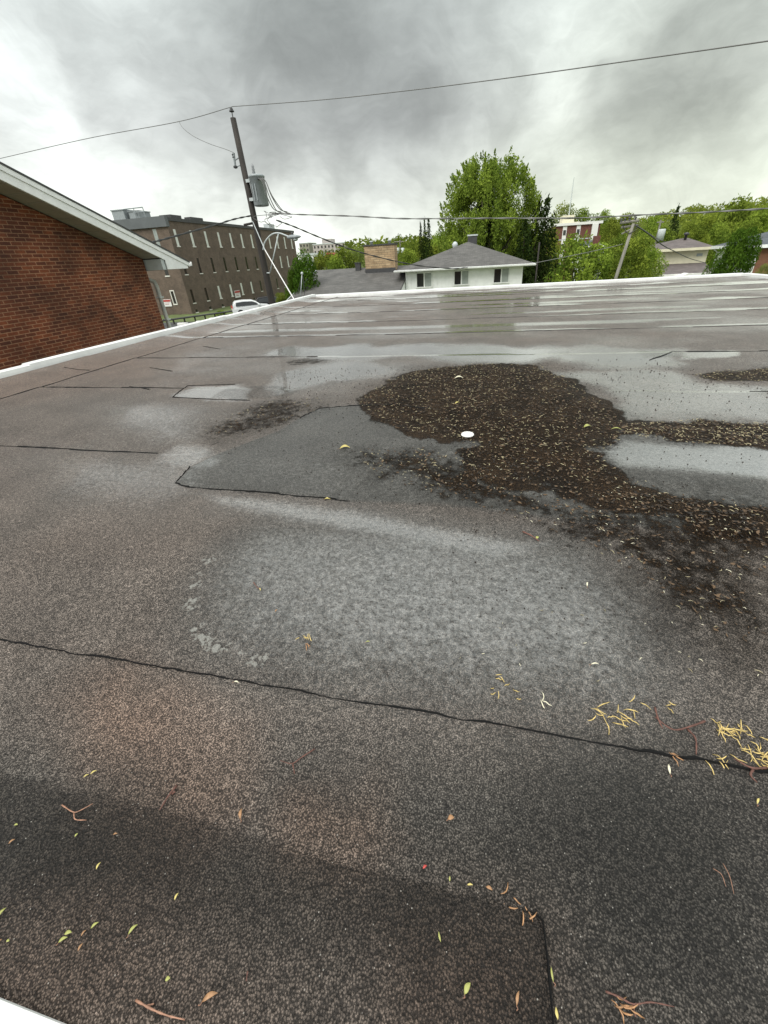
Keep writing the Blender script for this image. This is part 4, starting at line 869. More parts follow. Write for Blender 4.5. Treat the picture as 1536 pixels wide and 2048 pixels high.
for (xa, xb, ya, yb) in ((834.5, 863, 545.5, 574), (909, 937, 541.5, 569), (987.5, 1018, 536.5, 565)):
    a = gy(xa, yb, 30); b = gy(xb, ya, 30); x0, x1, z0, z1 = a[0], b[0], a[2], b[2]; xm = (x0 + x1) / 2; y0 = 29.93
    f = MB(); s_ = .07
    f.box(x0 - s_, x0, y0, 30.02, z0 - s_, z1 + s_); f.box(x1, x1 + s_, y0, 30.02, z0 - s_, z1 + s_); f.box(x0, x1, y0, 30.02, z1, z1 + s_); f.box(x0, x1, y0, 30.02, z0 - s_, z0); f.box(xm - .035, xm + .035, y0 + .01, 30.02, z0, z1)
    fr = wch(f.build('window', M['white_metal'], wh)); f = MB(); f.box(x0, xm - .035, 29.95, 30.01, z0, z1); wch(f.build('pane', M['glass'], fr)); f = MB(); f.box(xm + .035, x1, 29.955, 30.01, z0, z1); wch(f.build('curtained_pane', M['curtain'], fr))
p = gy(945, 478, 36.5); mb = MB(); mb.box(p[0] - .35, p[0] + .35, 36.2, 36.9, -.1, p[2] + .2); c1 = wch(mb.build('chimney', M['dark_metal'], wh)); mb = MB(); mb.box(p[0] - .4, p[0] + .4, 36.15, 36.95, p[2] + .2, p[2] + .3); wch(mb.build('chimney_cap', M['pale_metal'], c1))
p = gy(910, 489, 35.2); mb = MB(); mb.lathe([(.05, -.5), (.2, -.1), (.22, 0), (.15, .14), (.02, .2)], (p[0], p[1], p[2]), 12); wch(mb.build('roof_vent', M['pale_metal'], wh, True))
p = gy(768, 511, 33.5); mb = MB(); mb.lathe([(.05, -.3), (.12, 0), (.14, .1), (.02, .2)], (p[0], p[1], p[2]), 10); 
mb = MB(); mb.tube([(EX0 + .9, 29.9, ZE - .3), (EX0 + .9, 29.9, -4)], .04, 6)
# lower wing
wg = thing('grey_roof_wing', 'low wing with a long grey shingle roof left of the white house', 'house', (-9.5, 31, -4.4)); wgt = Matrix.Translation((9.5, -31, 4.4))
def wgc(o): o.data.transform(wgt); return o
mb = MB(); zr = .14; ze = -1.72
mb.prism([(33, zr), (26, ze), (26, ze - .08), (33, zr - .1), (40, ze - .08), (40, ze)], 'x', -13.15, WX0 - .03); wgc(mb.build('roof', M['shingle_grey'], wg))
mb = MB(); mb.prism([(33, zr - .12), (26.4, ze + .02 - .1), (26.4, -4.5), (39.6, -4.5), (39.6, ze - .1)], 'x', -12.9, WX0 - .04); wgc(mb.build('wall', M['siding'], wg))
mb = MB(); mb.prism([(33, zr + .01), (25.97, ze + .01), (25.97, ze - .12), (33, zr - .11)], 'x', -13.20, -13.152); mb.box(-13.2, WX0 - .03, 25.93, 25.97, ze - .12, ze + .01); wgc(mb.build('roof_edge', M['pale_metal'], wg))
a = gy(733, 533, 32); b = gy(790, 489, 32)
cx0, cx1 = float(a[0]), float(b[0]); mb = MB(); mb.box(cx0, cx1, 31.7, 32.7, -.35, b[2]); chm = wgc(mb.build('chimney', M['stone'], wg))
mb = MB(); mb.box(cx0 - .06, cx1 + .06, 31.64, 32.76, b[2], b[2] + .09); wgc(mb.build('chimney_cap', M['dark_metal'], chm))
mb = MB(); mb.box(cx0 - .03, cx1 + .03, 31.66, 31.70, -.40, .06); wgc(mb.build('flashing', M['dark_metal'], chm))
for xx in (cx0 + .45, cx1 - .45): mb = MB(); mb.lathe([(.1, 0), (.1, .16), (.14, .17), (.14, .22), (.02, .24)], (xx, 32.2, b[2] + .09), 12); wgc(mb.build('flue', M['pale_metal'], chm, True))
p = gy(717, 530, 32.6); mb = MB(); mb.box(p[0] - .18, p[0] + .18, 32.3, 32.7, -.1, p[2] + .12); mb.box(p[0] - .22, p[0] + .22, 32.26, 32.74, p[2] + .12, p[2] + .17); wgc(mb.build('roof_vent', M['dark_metal'], wg))
# service mast on the wing's corner
sm = gy(604, 547, 27.3); b0 = gy(600, 590, 27.3); st = thing('service_mast', 'thin pale service mast with a rounded head on the corner of the grey wing roof', 'mast', tuple(b0))
mb = MB(); mb.tube([(0, 0, -.2), tuple(sm - b0)], .028, 8); mb.build('pipe', M['pale_metal'], st, True); mb = MB(); mb.lathe([(.03, -.08), (.08, -.03), (.08, .05), (.02, .1)], tuple(sm - b0), 12); mb.build('weatherhead', M['pale_metal'], st, True)
mb = MB(); mb.tube(spline([tuple(sm - b0), tuple(gy(607, 562, 27.3) - b0), tuple(gy(609, 590, 27.2) - b0)], 5), .02, 6); mb.tube([tuple(sm - b0), tuple(gy(596, 585, 27.3) - b0)], .018, 6); mb.build('conductor', M['cable'], st)

# ------------------------------------------------------------------ foliage
L_mid = leaf_mat('leaves_maple', (.065, .112, .018), (.33, .41, .065)); L_dark = leaf_mat('leaves_spruce', (.010, .020, .006), (.045, .070, .018), .15)
L_lime = leaf_mat('leaves_lime', (.055, .095, .016), (.33, .41, .06)); L_hedge = leaf_mat('leaves_hedge', (.03, .075, .01), (.11, .20, .025), .2); L_pale = leaf_mat('leaves_pale', (.12, .16, .04), (.32, .36, .10))
def leaf_cloud(C, R, n, size, up=0.0, rs=None, shell=.55):
    """C blob centres (k,3), R radii (k,3): leaf-sized diamonds spread through and near the skin of the blobs"""
    rs = rs or RNG; C = np.array(C, float); R = np.array(R, float)
    if R.ndim == 1: R = np.repeat(R[:, None], 3, 1)
    wgt = (R.prod(1)) ** (2 / 3); k = rs.choice(len(C), n, p=wgt / wgt.sum())
    d = rs.normal(size=(n, 3)); d /= np.linalg.norm(d, axis=1)[:, None]
    r = shell + (1 - shell) * rs.random(n) ** .6; r = np.where(rs.random(n) < .25, rs.random(n) ** .5, r) * (1 + rs.normal(size=n) * .07)
    P = C[k] + d * R[k] * r[:, None]
    a = rs.normal(size=(n, 3)); a[:, 2] += up; a /= np.linalg.norm(a, axis=1)[:, None]; b = np.cross(a, rs.normal(size=(n, 3))); b /= np.linalg.norm(b, axis=1)[:, None]
    s = size * rs.uniform(.6, 1.4, n)[:, None]
    V = np.empty((n, 4, 3)); V[:, 0] = P - a * s; V[:, 1] = P + b * s * .45; V[:, 2] = P + a * s; V[:, 3] = P - b * s * .45
    blobv = rs.random(len(C)); var = np.clip(.55 * blobv[k] + .45 * rs.random(n), 0, 1)
    return V, var
def leaf_mesh(name, V, var, m_):
    n = len(V); me = bpy.data.meshes.new(name); me.vertices.add(n * 4); me.vertices.foreach_set('co', V.astype(np.float32).ravel()); me.loops.add(n * 4); me.loops.foreach_set('vertex_index', np.arange(n * 4, dtype=np.int32))
    me.polygons.add(n); me.polygons.foreach_set('loop_start', np.arange(0, n * 4, 4, dtype=np.int32)); me.polygons.foreach_set('loop_total', np.full(n, 4, np.int32)); me.update()
    a = me.attributes.new('var', 'FLOAT', 'POINT'); a.data.foreach_set('value', np.repeat(var, 4).astype(np.float32)); me.materials.append(m_); return me
def blobs_round(w, h, n, seed, low=0.12, shape='round'):
    rs = np.random.default_rng(seed); C = []; R = []
    for i in range(n):
        u = low + (1 - low) * (i + .5) / n; 
        if shape == 'round': rad = w * math.sqrt(max(.03, 1 - ((u - .45) / .56) ** 2))
        elif shape == 'oval': rad = w * (math.sin(math.pi * min(1, u * .86 + .10)) ** .7)
        else: rad = w * (1.02 - u) ** .9
        a = i * 2.4 + rs.random(); rr = rad * (.35 + .45 * rs.random()); s = w * rs.uniform(.20, .36)
        C.append((rr * math.cos(a), rr * math.sin(a), u * h)); R.append((s, s, s * 1.0))
    return C, R
def trunk_mb(h, r, w, seed):
    rs = random.Random(seed); mb = MB(); mb.tube([(0, 0, -.3), (r * .3, 0, h * .3), (0, r * .4, h * .6), (0, 0, h * .85)], [r, r * .75, r * .5, r * .15], 8)
    for k in range(9):
        z = h * rs.uniform(.2, .65); a = rs.uniform(0, 6.3); q = w * rs.uniform(.5, .8)
        mb.tube([(0, 0, z), (q * .5 * math.cos(a), q * .5 * math.sin(a), z + q * .45), (q * math.cos(a), q * math.sin(a), z + q * 1.0)], [r * .32, r * .2, r * .06], 5)
    return mb
PROTO = {}
def proto(kind, seed):
    key = (kind, seed)
    if key in PROTO: return PROTO[key]
    rs = np.random.default_rng(seed + 100)
    if kind == 'broad': C, R = blobs_round(.5, 1, 34, seed, .15); V, v = leaf_cloud(C, R, 5200, .026, 0, rs); me = leaf_mesh('crown', V, v, L_lime); tr = trunk_mb(1, .028, .4, seed)
    elif kind == 'mid': C, R = blobs_round(.5, 1, 34, seed, .12, 'oval'); V, v = leaf_cloud(C, R, 5200, .026, .4, rs); me = leaf_mesh('crown', V, v, L_mid); tr = trunk_mb(1, .028, .4, seed)
    elif kind == 'pale': C, R = blobs_round(.5, 1, 30, seed, .15); V, v = leaf_cloud(C, R, 3200, .026, 0, rs); me = leaf_mesh('crown', V, v, L_pale); tr = trunk_mb(1, .028, .4, seed)
    elif kind == 'conifer':
        Vs = []; vs_ = []
        for i in range(26):
            u = .04 + .96 * i / 26; rad = .5 * (1.0 - u) ** .85 + .012
            for j in range(9):
                a = j * .7 + i * 1.3 + rs.random() * .3; L = rad * rs.uniform(.7, 1.12); n_l = max(5, int(30 * L / .5))
                tt = rs.random(n_l) ** .7; P = np.stack([np.cos(a) * L * tt, np.sin(a) * L * tt, u + .01 - .10 * L * tt ** 1.6 + rs.normal(size=n_l) * .006], 1) + rs.normal(size=(n_l, 3)) * .012
                dr = rs.normal(size=(n_l, 3)) * .5 + np.array((math.cos(a), math.sin(a), -.35)); dr /= np.linalg.norm(dr, axis=1)[:, None]; b_ = np.cross(dr, rs.normal(size=(n_l, 3))); b_ /= np.linalg.norm(b_, axis=1)[:, None]
                s = .026 * rs.uniform(.6, 1.3, n_l)[:, None]; Q = np.empty((n_l, 4, 3)); Q[:, 0] = P - dr * s; Q[:, 1] = P + b_ * s * .35; Q[:, 2] = P + dr * s; Q[:, 3] = P - b_ * s * .35; Vs.append(Q); vs_.append(np.clip(rs.random() * .6 + .4 * rs.random(n_l), 0, 1))
        me = leaf_mesh('crown', np.concatenate(Vs), np.concatenate(vs_), L_dark); tr = MB(); tr.tube([(0, 0, -.1), (0, 0, .5), (0, 0, .98)], [.022, .014, .003], 7)
    elif kind == 'shrub': C, R = blobs_round(.5, 1, 40, seed, .02, 'round'); V, v = leaf_cloud(C, R, 22000, .017, 0, rs, .8); me = leaf_mesh('crown', V, v, L_hedge); tr = trunk_mb(.8, .03, .3, seed)
    o = tr.build('trunk', M['bark']); tm = o.data; bpy.data.objects.remove(o); PROTO[key] = (me, tm); return PROTO[key]
def tree(kind, x, y, ztop_, width, label=None, name=None, group=None, seed=0, zbase=None, cat='tree', rz=None, hfix=None):
    zb_ = float(ground_z(x, y)) if zbase is None else zbase; h = ztop_ - zb_; cm, tm = proto(kind, seed)
    nm = name or {'broad': 'leafy_tree', 'mid': 'maple_tree', 'pale': 'leafy_tree', 'conifer': 'spruce_tree', 'shrub': 'round_shrub'}[kind]
    t_ = thing(nm, label or 'leafy tree in the belt of trees behind the houses', cat, (x, y, zb_), random.uniform(0, 6.3) if rz is None else rz, group)
    ch_ = h if kind in ('conifer', 'shrub') else min(h, width * 1.15)
    for nm2, dta in (('trunk', tm), ('crown', cm)):
        o = bpy.data.objects.new(nm2, dta); COL.objects.link(o); o.parent = t_; o.scale = (width, width, h)
        if nm2 == 'crown': o.scale = (width, width, ch_ * 1.02); o.location = (0, 0, h - ch_)
        elif ch_ < h: o.scale = (width * .7, width * .7, h * .97)
    return t_
def tree_px(kind, px, pytop, Y, wpx, **k):
    p = gy(px, pytop, Y); a = gy(px - wpx / 2, pytop + 40, Y); b = gy(px + wpx / 2, pytop + 40, Y); return tree(kind, float(p[0]), Y, float(p[2]), float(b[0] - a[0]) * (1.2 if kind != 'conifer' else 2.0), **k)
# the big maple, built at full detail: upswept sprays
def big_maple():
    Y = 45.0; p = gy(983, 320, Y); zt = float(p[2]); zb_ = float(ground_z(p[0], Y)); W = 4.75; h = zt - zb_
    rs = np.random.default_rng(5); C = []; R = []
    for i in range(380):
        u = rs.uniform(.20, .965); prof = W * (1 - max(0, (u - .55) / .47) ** 2.2) ** .5 * (.80 + .20 * min(1, u / .45)) if u > .55 else W * (.86 + .14 * u / .55)
        a = rs.uniform(0, 6.28); rr = prof * math.sqrt(rs.uniform(.02, 1)) * .93; C.append((rr * math.cos(a), rr * math.sin(a), u * h)); s = rs.uniform(.35, .62); R.append((s, s, s * 1.75))
    V, v = leaf_cloud(C, R, 74000, .105, 1.0, rs, .4)
    # spiky leader shoots round the outline
    Vs = [V]; vv = [v]
    for i in range(170):
        u = rs.uniform(.35, .985); prof = W * (1 - max(0, (u - .55) / .47) ** 2.2) ** .5; a = rs.uniform(0, 6.28); b0_ = np.array((prof * .92 * math.cos(a), prof * .92 * math.sin(a), u * h)); dr = np.array((math.cos(a) * .45, math.sin(a) * .45, 1.0)); L = rs.uniform(.4, .95); n = 34
        tt = rs.random(n); P = b0_ + dr * L * tt[:, None] + rs.normal(size=(n, 3)) * .11 * (1.1 - tt[:, None]); q = rs.normal(size=(n, 3)) * .6 + dr; q /= np.linalg.norm(q, axis=1)[:, None]; b_ = np.cross(q, rs.normal(size=(n, 3))); b_ /= np.linalg.norm(b_, axis=1)[:, None]; s = .11 * rs.uniform(.6, 1.3, n)[:, None]
        Q = np.empty((n, 4, 3)); Q[:, 0] = P - q * s; Q[:, 1] = P + b_ * s * .45; Q[:, 2] = P + q * s; Q[:, 3] = P - b_ * s * .45; Vs.append(Q); vv.append(np.clip(.3 * rs.random() + .7 * rs.random(n), 0, 1))
    t_ = thing('maple_tree', 'tall rounded bright green tree standing behind the white hip roof', 'tree', (float(p[0]), Y, zb_))
    me_ = leaf_mesh('crown', np.concatenate(Vs), np.concatenate(vv), L_mid); o = bpy.data.objects.new('crown', me_); COL.objects.link(o); o.parent = t_
    mb = MB(); mb.tube([(0, 0, -.3), (.1, 0, h * .25), (0, .1, h * .5), (0, 0, h * .8)], [.38, .3, .2, .04], 10); rr_ = random.Random(3)
    for k in range(26):
        z = h * rr_.uniform(.15, .6); a = rr_.uniform(0, 6.3); q = W * rr_.uniform(.45, .85); mb.tube([(0, 0, z), (q * .5 * math.cos(a), q * .5 * math.sin(a), z + q * .6), (q * .9 * math.cos(a), q * .9 * math.sin(a), min(z + q * 1.2, h * .78))], [.13, .08, .02], 6)
    mb.build('trunk', M['bark'], t_, True)
big_maple()
tree_px('conifer', 1079, 402, 44, 62, seed=1, label='left of the two dark spruces right of the tall green tree'); tree_px('conifer', 1096, 398, 45.5, 66, seed=2, label='right and taller of the two dark spruces beside the tall green tree')
tree_px('conifer', 972, 372, 43, 90, seed=3, label='dark spruce half buried in the tall green tree'); tree_px('conifer', 1052, 440, 42, 60, seed=1, label='short dark spruce at the foot of the tall green tree')
tree_px('conifer', 841, 447, 70, 16, seed=1, label='leftmost thin spire of the three distant spruces'); tree_px('conifer', 849, 441, 71, 16, seed=2, label='middle spire of the three distant spruces'); tree_px('conifer', 857, 440, 70, 22, seed=3, label='rightmost and fullest of the three distant spruces')
tree_px('shrub', 604, 528, 29.5, 66, seed=4, label='dark cedar bush at the left end of the grey wing roof', name='cedar_bush', cat='bush', zbase=-4.4)
tree_px('shrub', 585, 560, 29, 34, seed=5, label='lower dark bush between the guy wire and the cedar', name='cedar_bush', cat='bush', zbase=-4.4)
tree_px('broad', 562, 590, 30, 26, seed=6, label='small lime bush at the foot of the utility pole', name='lime_bush', cat='bush', zbase=-4.4)
tree_px('broad', 440, 622, 46, 18, seed=7, label='small yellow-green shrub on the grass by the guard rail', name='grass_shrub', cat='bush', zbase=-4.4)
tree_px('broad', 1155, 486, 33, 108, seed=1, label='bright green bushy tree right of the dark spruces', name='bushy_tree', zbase=-6); tree_px('broad', 1206, 496, 34, 84, seed=2, label='bright green bushy tree left of the leaning grey pole', name='bushy_tree', zbase=-6)
tree_px('broad', 1266, 494, 33, 96, seed=3, label='lime tree just right of the leaning grey pole', name='bushy_tree', zbase=-6); tree_px('broad', 1306, 506, 35, 56, seed=4, label='lime tree in front of the cream house', name='bushy_tree', zbase=-6)
tree_px('mid', 1236, 480, 40, 60, seed=5, label='tree behind the leaning grey pole', name='bushy_tree', zbase=-7); tree_px('mid', 1290, 478, 42, 60, seed=6, label='tree between the grey pole and the distant pole', name='bushy_tree', zbase=-7)
tree_px('shrub', 1482, 484, 27, 92, seed=8, label='large dark round cedar in front of the grey roofed house at right', name='cedar_bush', cat='bush', zbase=-4.4)
tree_px('conifer', 1357, 414, 100, 34, seed=2, label='pointed spruce rising above the cream house')
bw = [(1480, 412, 95, 110, 'mid', 1), (1530, 425, 90, 100, 'broad', 2), (1420, 440, 100, 80, 'broad', 3), (1380, 452, 110, 60, 'mid', 4)]
for px, py, Y, wp, kd, sd_ in bw:
    tree_px(kd, px, py, Y, wp, seed=sd_, label={1480: 'widest treetop against the sky at the upper right', 1530: 'treetop at the right edge above the grey roofed house', 1420: 'lime treetop behind the gap between the two right houses', 1380: 'green treetop right behind the cream house'}[px])
GB = 'trees in the belt behind the houses'
belt = [(650, 512, 60, 60), (685, 505, 62, 60), (712, 500, 64, 50), (670, 520, 50, 50), (805, 492, 75, 40), (822, 500, 70, 40), (880, 475, 110, 60), (900, 492, 80, 60), (872, 498, 75, 60), (815, 508, 60, 50), (640, 520, 64, 40), (795, 478, 90, 34), (1130, 418, 170, 60), (1165, 425, 172, 50),
        (1228, 440, 140, 44), (1250, 436, 150, 50), (1250, 470, 70, 50), (1275, 450, 120, 44), (1300, 455, 110, 50), (1330, 460, 95, 50), (1210, 425, 175, 40), (1440, 455, 85, 60), (1345, 448, 120, 50), (1400, 462, 80, 50), (900, 505, 60, 50), (1500, 450, 70, 70), (1310, 438, 200, 60), (1255, 436, 210, 60), (1100, 470, 60, 60), (1455, 432, 140, 60)]
for i, (px, py, Y, wp) in enumerate(belt):
    tree_px(('broad', 'mid', 'pale', 'broad', 'mid')[i % 5], px, py, Y, wp, seed=i % 6, group=GB)
# far wooded hillside: one mass nobody could count
rs = np.random.default_rng(77); C = []; R = []
for i in range(900):
    Y = rs.uniform(230, 720); x = rs.uniform(-.32, .62) * Y; z = float(ground_z(x, Y)); s = rs.uniform(3.5, 7)
    C.append((x, Y, z + s * .8)); R.append((s, s, s * 1.1))
V, v = leaf_cloud(C, R, 60000, 1.3, .3, rs, .8); o = bpy.data.objects.new('far_wood', leaf_mesh('far_wood', V, v, L_mid)); COL.objects.link(o); tag(o, 'far wooded hillside along the horizon', 'wood', kind='stuff')

# ------------------------------------------------------------------ far buildings
def bxy(px0, px1, pyt, Y): a = gy(px0, pyt, Y); b = gy(px1, pyt, Y); return float(a[0]), float(b[0]), float((a[2] + b[2]) / 2)
def block(name, label, px0, px1, pyt, Y, depth, floors, bays, m_, wm, zfloor=3.0, penthouse=None):
    x0, x1, zt = bxy(px0, px1, pyt, Y); zb_ = float(ground_z(x0, Y)) - 1; t_ = thing(name, label, 'building', ((x0 + x1) / 2, Y, zb_)); W = (x1 - x0) / 2; h = zt - zb_
    mb = MB(); mb.box(-W, W, 0, depth, 0, h); mb.build('wall', m_, t_); mb = MB(); mb.box(-W - .2, W + .2, -.2, depth + .2, h, h + .5); mb.build('parapet', M['pale_metal'], t_)
    for f in range(floors):
        for b_ in range(bays):
            z = h - (f + 1) * zfloor + .8; x_ = -W + (b_ + .5) * 2 * W / bays; q = W / bays * .45; mb = MB(); mb.box(x_ - q, x_ + q, -.06, .02, z, z + 1.5); mb.build('window', wm, t_)
    if penthouse: a_, b_, hh = penthouse; mb = MB(); mb.box(a_ * W, b_ * W, 2, depth * .6, h + .5, h + .5 + hh); mb.build('penthouse', M['render'], t_)
    return t_
block('apartment_block', 'distant grey brown apartment block with a dark rooftop box', 625, 690, 488, 300, 18, 4, 9, M['render'], M['dark_pane'], penthouse=(-.45, .1, 2.6))
block('apartment_block', 'smaller distant olive apartment block left of the larger one', 598, 617, 487, 330, 16, 4, 3, mat('olive_render', (.25, .24, .19), .8, .1, .3), M['dark_pane'])
block('white_store', 'low white building behind the cedar by the dark office block', 604, 634, 511, 110, 10, 1, 3, M['siding'], M['dark_pane'], 2.6)
block('small_shed', 'small pale shed with a red roof among the far trees', 650, 662, 520, 90, 5, 1, 1, M['siding'], M['dark_pane'], 2.4)
a = gy(656, 512, 90); mb = MB(); x0, x1, zt = bxy(649, 664, 520, 89.8)
mb.prism([(x0, zt + .5), (x1, zt + .5), ((x0 + x1) / 2, zt + 1.4)], 'y', 89.6, 95.4)
for o in list(bpy.data.objects):
    if o.name == 'small_shed': shed = o
rf = mb.build('roof', M['red_paint'], None); rf.data.transform(Matrix.Translation(-shed.location)); rf.parent = shed
# red brick block with cream penthouse and mast
Y = 120; x0, x1, zt = bxy(1108, 1201, 450, Y); zb_ = -9; rb = thing('red_brick_block', 'red brick block with white vertical window strips and a cream penthouse in the distance', 'building', ((x0 + x1) / 2, Y, zb_)); W = (x1 - x0) / 2; h = zt - zb_
mb = MB(); mb.box(-W, W, 0, 14, 0, h); mb.build('wall', M['red_brick'], rb); mb = MB(); mb.box(-W - .4, W + .4, -.4, 14.4, h, h + .55); mb.build('cornice', M['sign_white'], rb)
def bx_(px): return float(gy(px, 465, Y - .1)[0]) - (x0 + x1) / 2
for pa, pb in ((1125, 1133), (1152, 1160)):
    xa, xb = bx_(pa), bx_(pb)
    for k in range(3):
        z1_ = h - .1 - k * 2.9; mb = MB(); mb.box(xa, xb, -.12, .0, z1_ - 2.75, z1_); wn = mb.build('window', M['sign_white'], rb); mb = MB(); mb.box(xa + .15, xb - .15, -.16, -.122, z1_ - 1.9, z1_ - .8); mb.build('pane', M['dark_pane'], wn)
xa, xb = bx_(1182), bx_(1194); mb = MB(); mb.box(xa, xb, -.5, 0.0, 0, h - .01); mb.build('stair_tower', M['sign_white'], rb)
for k in range(3): mb = MB(); mb.box(-W, xa, -.06, .0, h - 3.05 - k * 2.9, h - 2.85 - k * 2.9); mb.build('band_course', M['pale_metal'], rb)
xa, xb = bx_(1125), bx_(1160); z2 = float(gy(1140, 429, Y)[2]) - zb_; mb = MB(); mb.box(xa, (xa + xb) / 2 + .6, 2, 7, h + .55, z2); mb.box((xa + xb) / 2 + .62, xb, 2.2, 7, h + .55, z2 - 1.5); mb.build('penthouse', M['cream'], rb)
mp = gy(1144, 432, Y); mt = gy(1153, 350, Y); ms = thing('radio_mast', 'thin tall radio mast rising beside the cream penthouse', 'mast', (float(mt[0]), Y + 3, float(mp[2]) - 2)); mb = MB(); hh = float(mt[2] - mp[2]) + 2
mb.tube([(0, 0, 0), (0, 0, hh)], [.16, .06], 6); mb.build('shaft', M['pale_metal'], ms); mb = MB()
for k in range(7): mb.tube([(-.25, 0, hh * k / 8), (.25, 0, hh * (k + .5) / 8)], .03, 4)
mb.build('lattice', M['pale_metal'], ms)
# small white gable with red chimney
Y = 75; x0, x1, z0 = bxy(1170, 1216, 497, Y); ax = float(gy(1190, 480, Y)[0]); az = float(gy(1190, 480, Y)[2]); gh = thing('gable_house', 'small white gabled house with a red brick chimney below the brick block', 'house', (ax, Y, -8.4))
mb = MB(); mb.prism([(x0 - ax + .4, 0), (x1 - ax - .4, 0), (x1 - ax - .4, z0 + 8.5), (0, az + 8.15), (x0 - ax + .4, z0 + 8.5)], 'y', 0, 9); mb.build('wall', M['siding'], gh)
mb = MB(); mb.prism([(x0 - ax, z0 + 8.4), (0, az + 8.4), (x1 - ax, z0 + 8.4), (x1 - ax, z0 + 8.2), (0, az + 8.18), (x0 - ax, z0 + 8.2)], 'y', -.4, 9.4); rf = mb.build('roof', M['shingle_slate'], gh); mb = MB(); mb.prism([(x0 - ax, z0 + 8.42), (0, az + 8.42), (x1 - ax, z0 + 8.42), (x1 - ax, z0 + 8.14), (0, az + 8.14), (x0 - ax, z0 + 8.14)], 'y', -.5, -.41); mb.build('rake_trim', M['white_trim'], rf)
cp = gy(1188, 472, Y - .7); mb = MB(); mb.box(-.45, .45, -1.3, -.52, 2, float(cp[2]) + 8.4); mb.build('chimney', M['red_brick'], gh)
# cream two-storey house with a lower brown roof
Y = 60; ex0, ex1, ez = bxy(1300, 1430, 497, Y - .8); wx0, wx1, _ = bxy(1318, 1416, 505, Y); apx = gy(1372, 476, Y + 4); zb_ = -8.4; bh = thing('cream_house', 'cream stucco house with a brown hip roof and a lower brown roof in front', 'house', ((wx0 + wx1) / 2, Y, zb_)); ox = (wx0 + wx1) / 2
lz = float(gy(1365, 527, Y)[2])
mb = MB(); mb.box(wx0 - ox, wx1 - ox, 0, 8, 0, ez - zb_ - .1); mb.build('wall', M['cream'], bh)
e_ = ez - zb_; mb = MB(); V = [(ex0 - ox, -.8, e_), (ex1 - ox, -.8, e_), (ex1 - ox, 8.8, e_), (ex0 - ox, 8.8, e_), (float(apx[0]) - ox - .4, 4, float(apx[2]) - zb_), (float(apx[0]) - ox + .4, 4.4, float(apx[2]) - zb_)]
mb.add(V, [(0, 1, 5, 4), (1, 2, 5), (2, 3, 4, 5), (3, 0, 4), (3, 2, 1, 0)]); rf = mb.build('roof', M['shingle_brown'], bh)
mb = MB(); mb.box(ex0 - ox, ex1 - ox, -.86, -.802, e_ - .25, e_ + .03); mb.build('fascia', M['cream'], rf)
vp = gy(1372, 472, Y + 3.4); mb = MB(); mb.lathe([(.15, -.4), (.15, .1), (.3, .12), (.3, .3), (.05, .4)], (float(vp[0]) - ox, 3.4, float(vp[2]) - zb_), 12); mb.build('roof_vent', M['dark_metal'], rf, True)
wp = gy(1394, 507, Y); wq = gy(1404, 512, Y); mb = MB(); mb.box(float(wp[0]) - ox, float(wq[0]) - ox, -.06, .02, float(wq[2]) - zb_, float(wp[2]) - zb_); mb.build('window', M['grey_metal'], bh)
l0, l1, _ = bxy(1326, 1432, 545, Y - 5); lz0 = lz - zb_; zz = float(gy(1380, 547, Y - 5)[2]) - zb_
mb = MB(); mb.add([(wx0 - ox + .3, -.02, lz0), (wx1 - ox - .1, -.02, lz0), (l1 - ox, -5, zz), (l0 - ox, -5, zz), (wx0 - ox + .3, -.02, lz0 - .2), (wx1 - ox - .1, -.02, lz0 - .2), (l1 - ox, -5, zz - .2), (l0 - ox, -5, zz - .2)], [(0, 3, 2, 1), (4, 5, 6, 7), (2, 3, 7, 6), (1, 2, 6, 5), (0, 4, 7, 3)]); mb.build('lower_roof', M['shingle_brown'], bh)
mb = MB(); mb.box(l0 - ox + .3, l1 - ox - .3, -4.7, -.05, 0, zz - .22); mb.build('porch_wall', M['cream'], bh); mb = MB(); mb.box(l0 - ox, l1 - ox, -5.08, -5.003, zz - .22, zz + .02); mb.build('gutter', M['sign_white'], bh)
gp = gy(1375, 546, Y - 6); q0 = gy(1356, 553, Y - 6); q1 = gy(1394, 551, Y - 6); gxx = float(gp[0]) - ox
mb = MB(); w0, w1 = float(q0[0]) - ox, float(q1[0]) - ox; z0_, z1_ = float(gp[2]) - zb_, float(q0[2]) - zb_
mb.prism([(w0, z1_), (gxx, z0_), (w1, z1_), (w1, z1_ - .22), (gxx, z0_ - .22), (w0, z1_ - .22)], 'y', -6.4, -5.1); mb.build('porch_gable', M['sign_white'], bh)
mb = MB(); mb.box(w0 + .3, w1 - .3, -6.2, -5.1, 0, z1_ - .2); mb.build('porch_front', M['cream'], bh)
# grey roofed house at the right edge
Y = 42; cw = gy(1516, 490, Y); X0 = float(cw[0]); Yb = Y * X0 / float(gy(1441, 492, Y)[0]); ez = float(cw[2]); dp_ = Yb - Y; zb_ = -6.5; e_ = ez - zb_
gr = thing('grey_roof_house', 'house at the right edge with slate grey roof and brown brick front', 'house', (X0 + 5, Y, zb_)); za = float(gy(1536, 457, Y + dp_ / 2)[2]) - zb_
mb = MB(); mb.box(-5, 5, 0, dp_, 0, e_ - .1); mb.build('wall', M['siding'], gr); mb = MB(); mb.box(-4.75, 5, -.03, -.002, 0, e_ - .12); mb.build('brick_wall', M['tan_brick'], gr)
mb = MB(); mb.add([(-5.5, -.5, e_), (6, -.5, e_), (6, dp_ + .5, e_), (-5.5, dp_ + .5, e_), (-5.5 + dp_ / 2 + .5, dp_ / 2, za), (2.6, dp_ / 2, za)], [(0, 1, 5, 4), (1, 2, 5), (2, 3, 4, 5), (3, 0, 4), (3, 2, 1, 0)]); rf = mb.build('roof', M['shingle_slate'], gr)
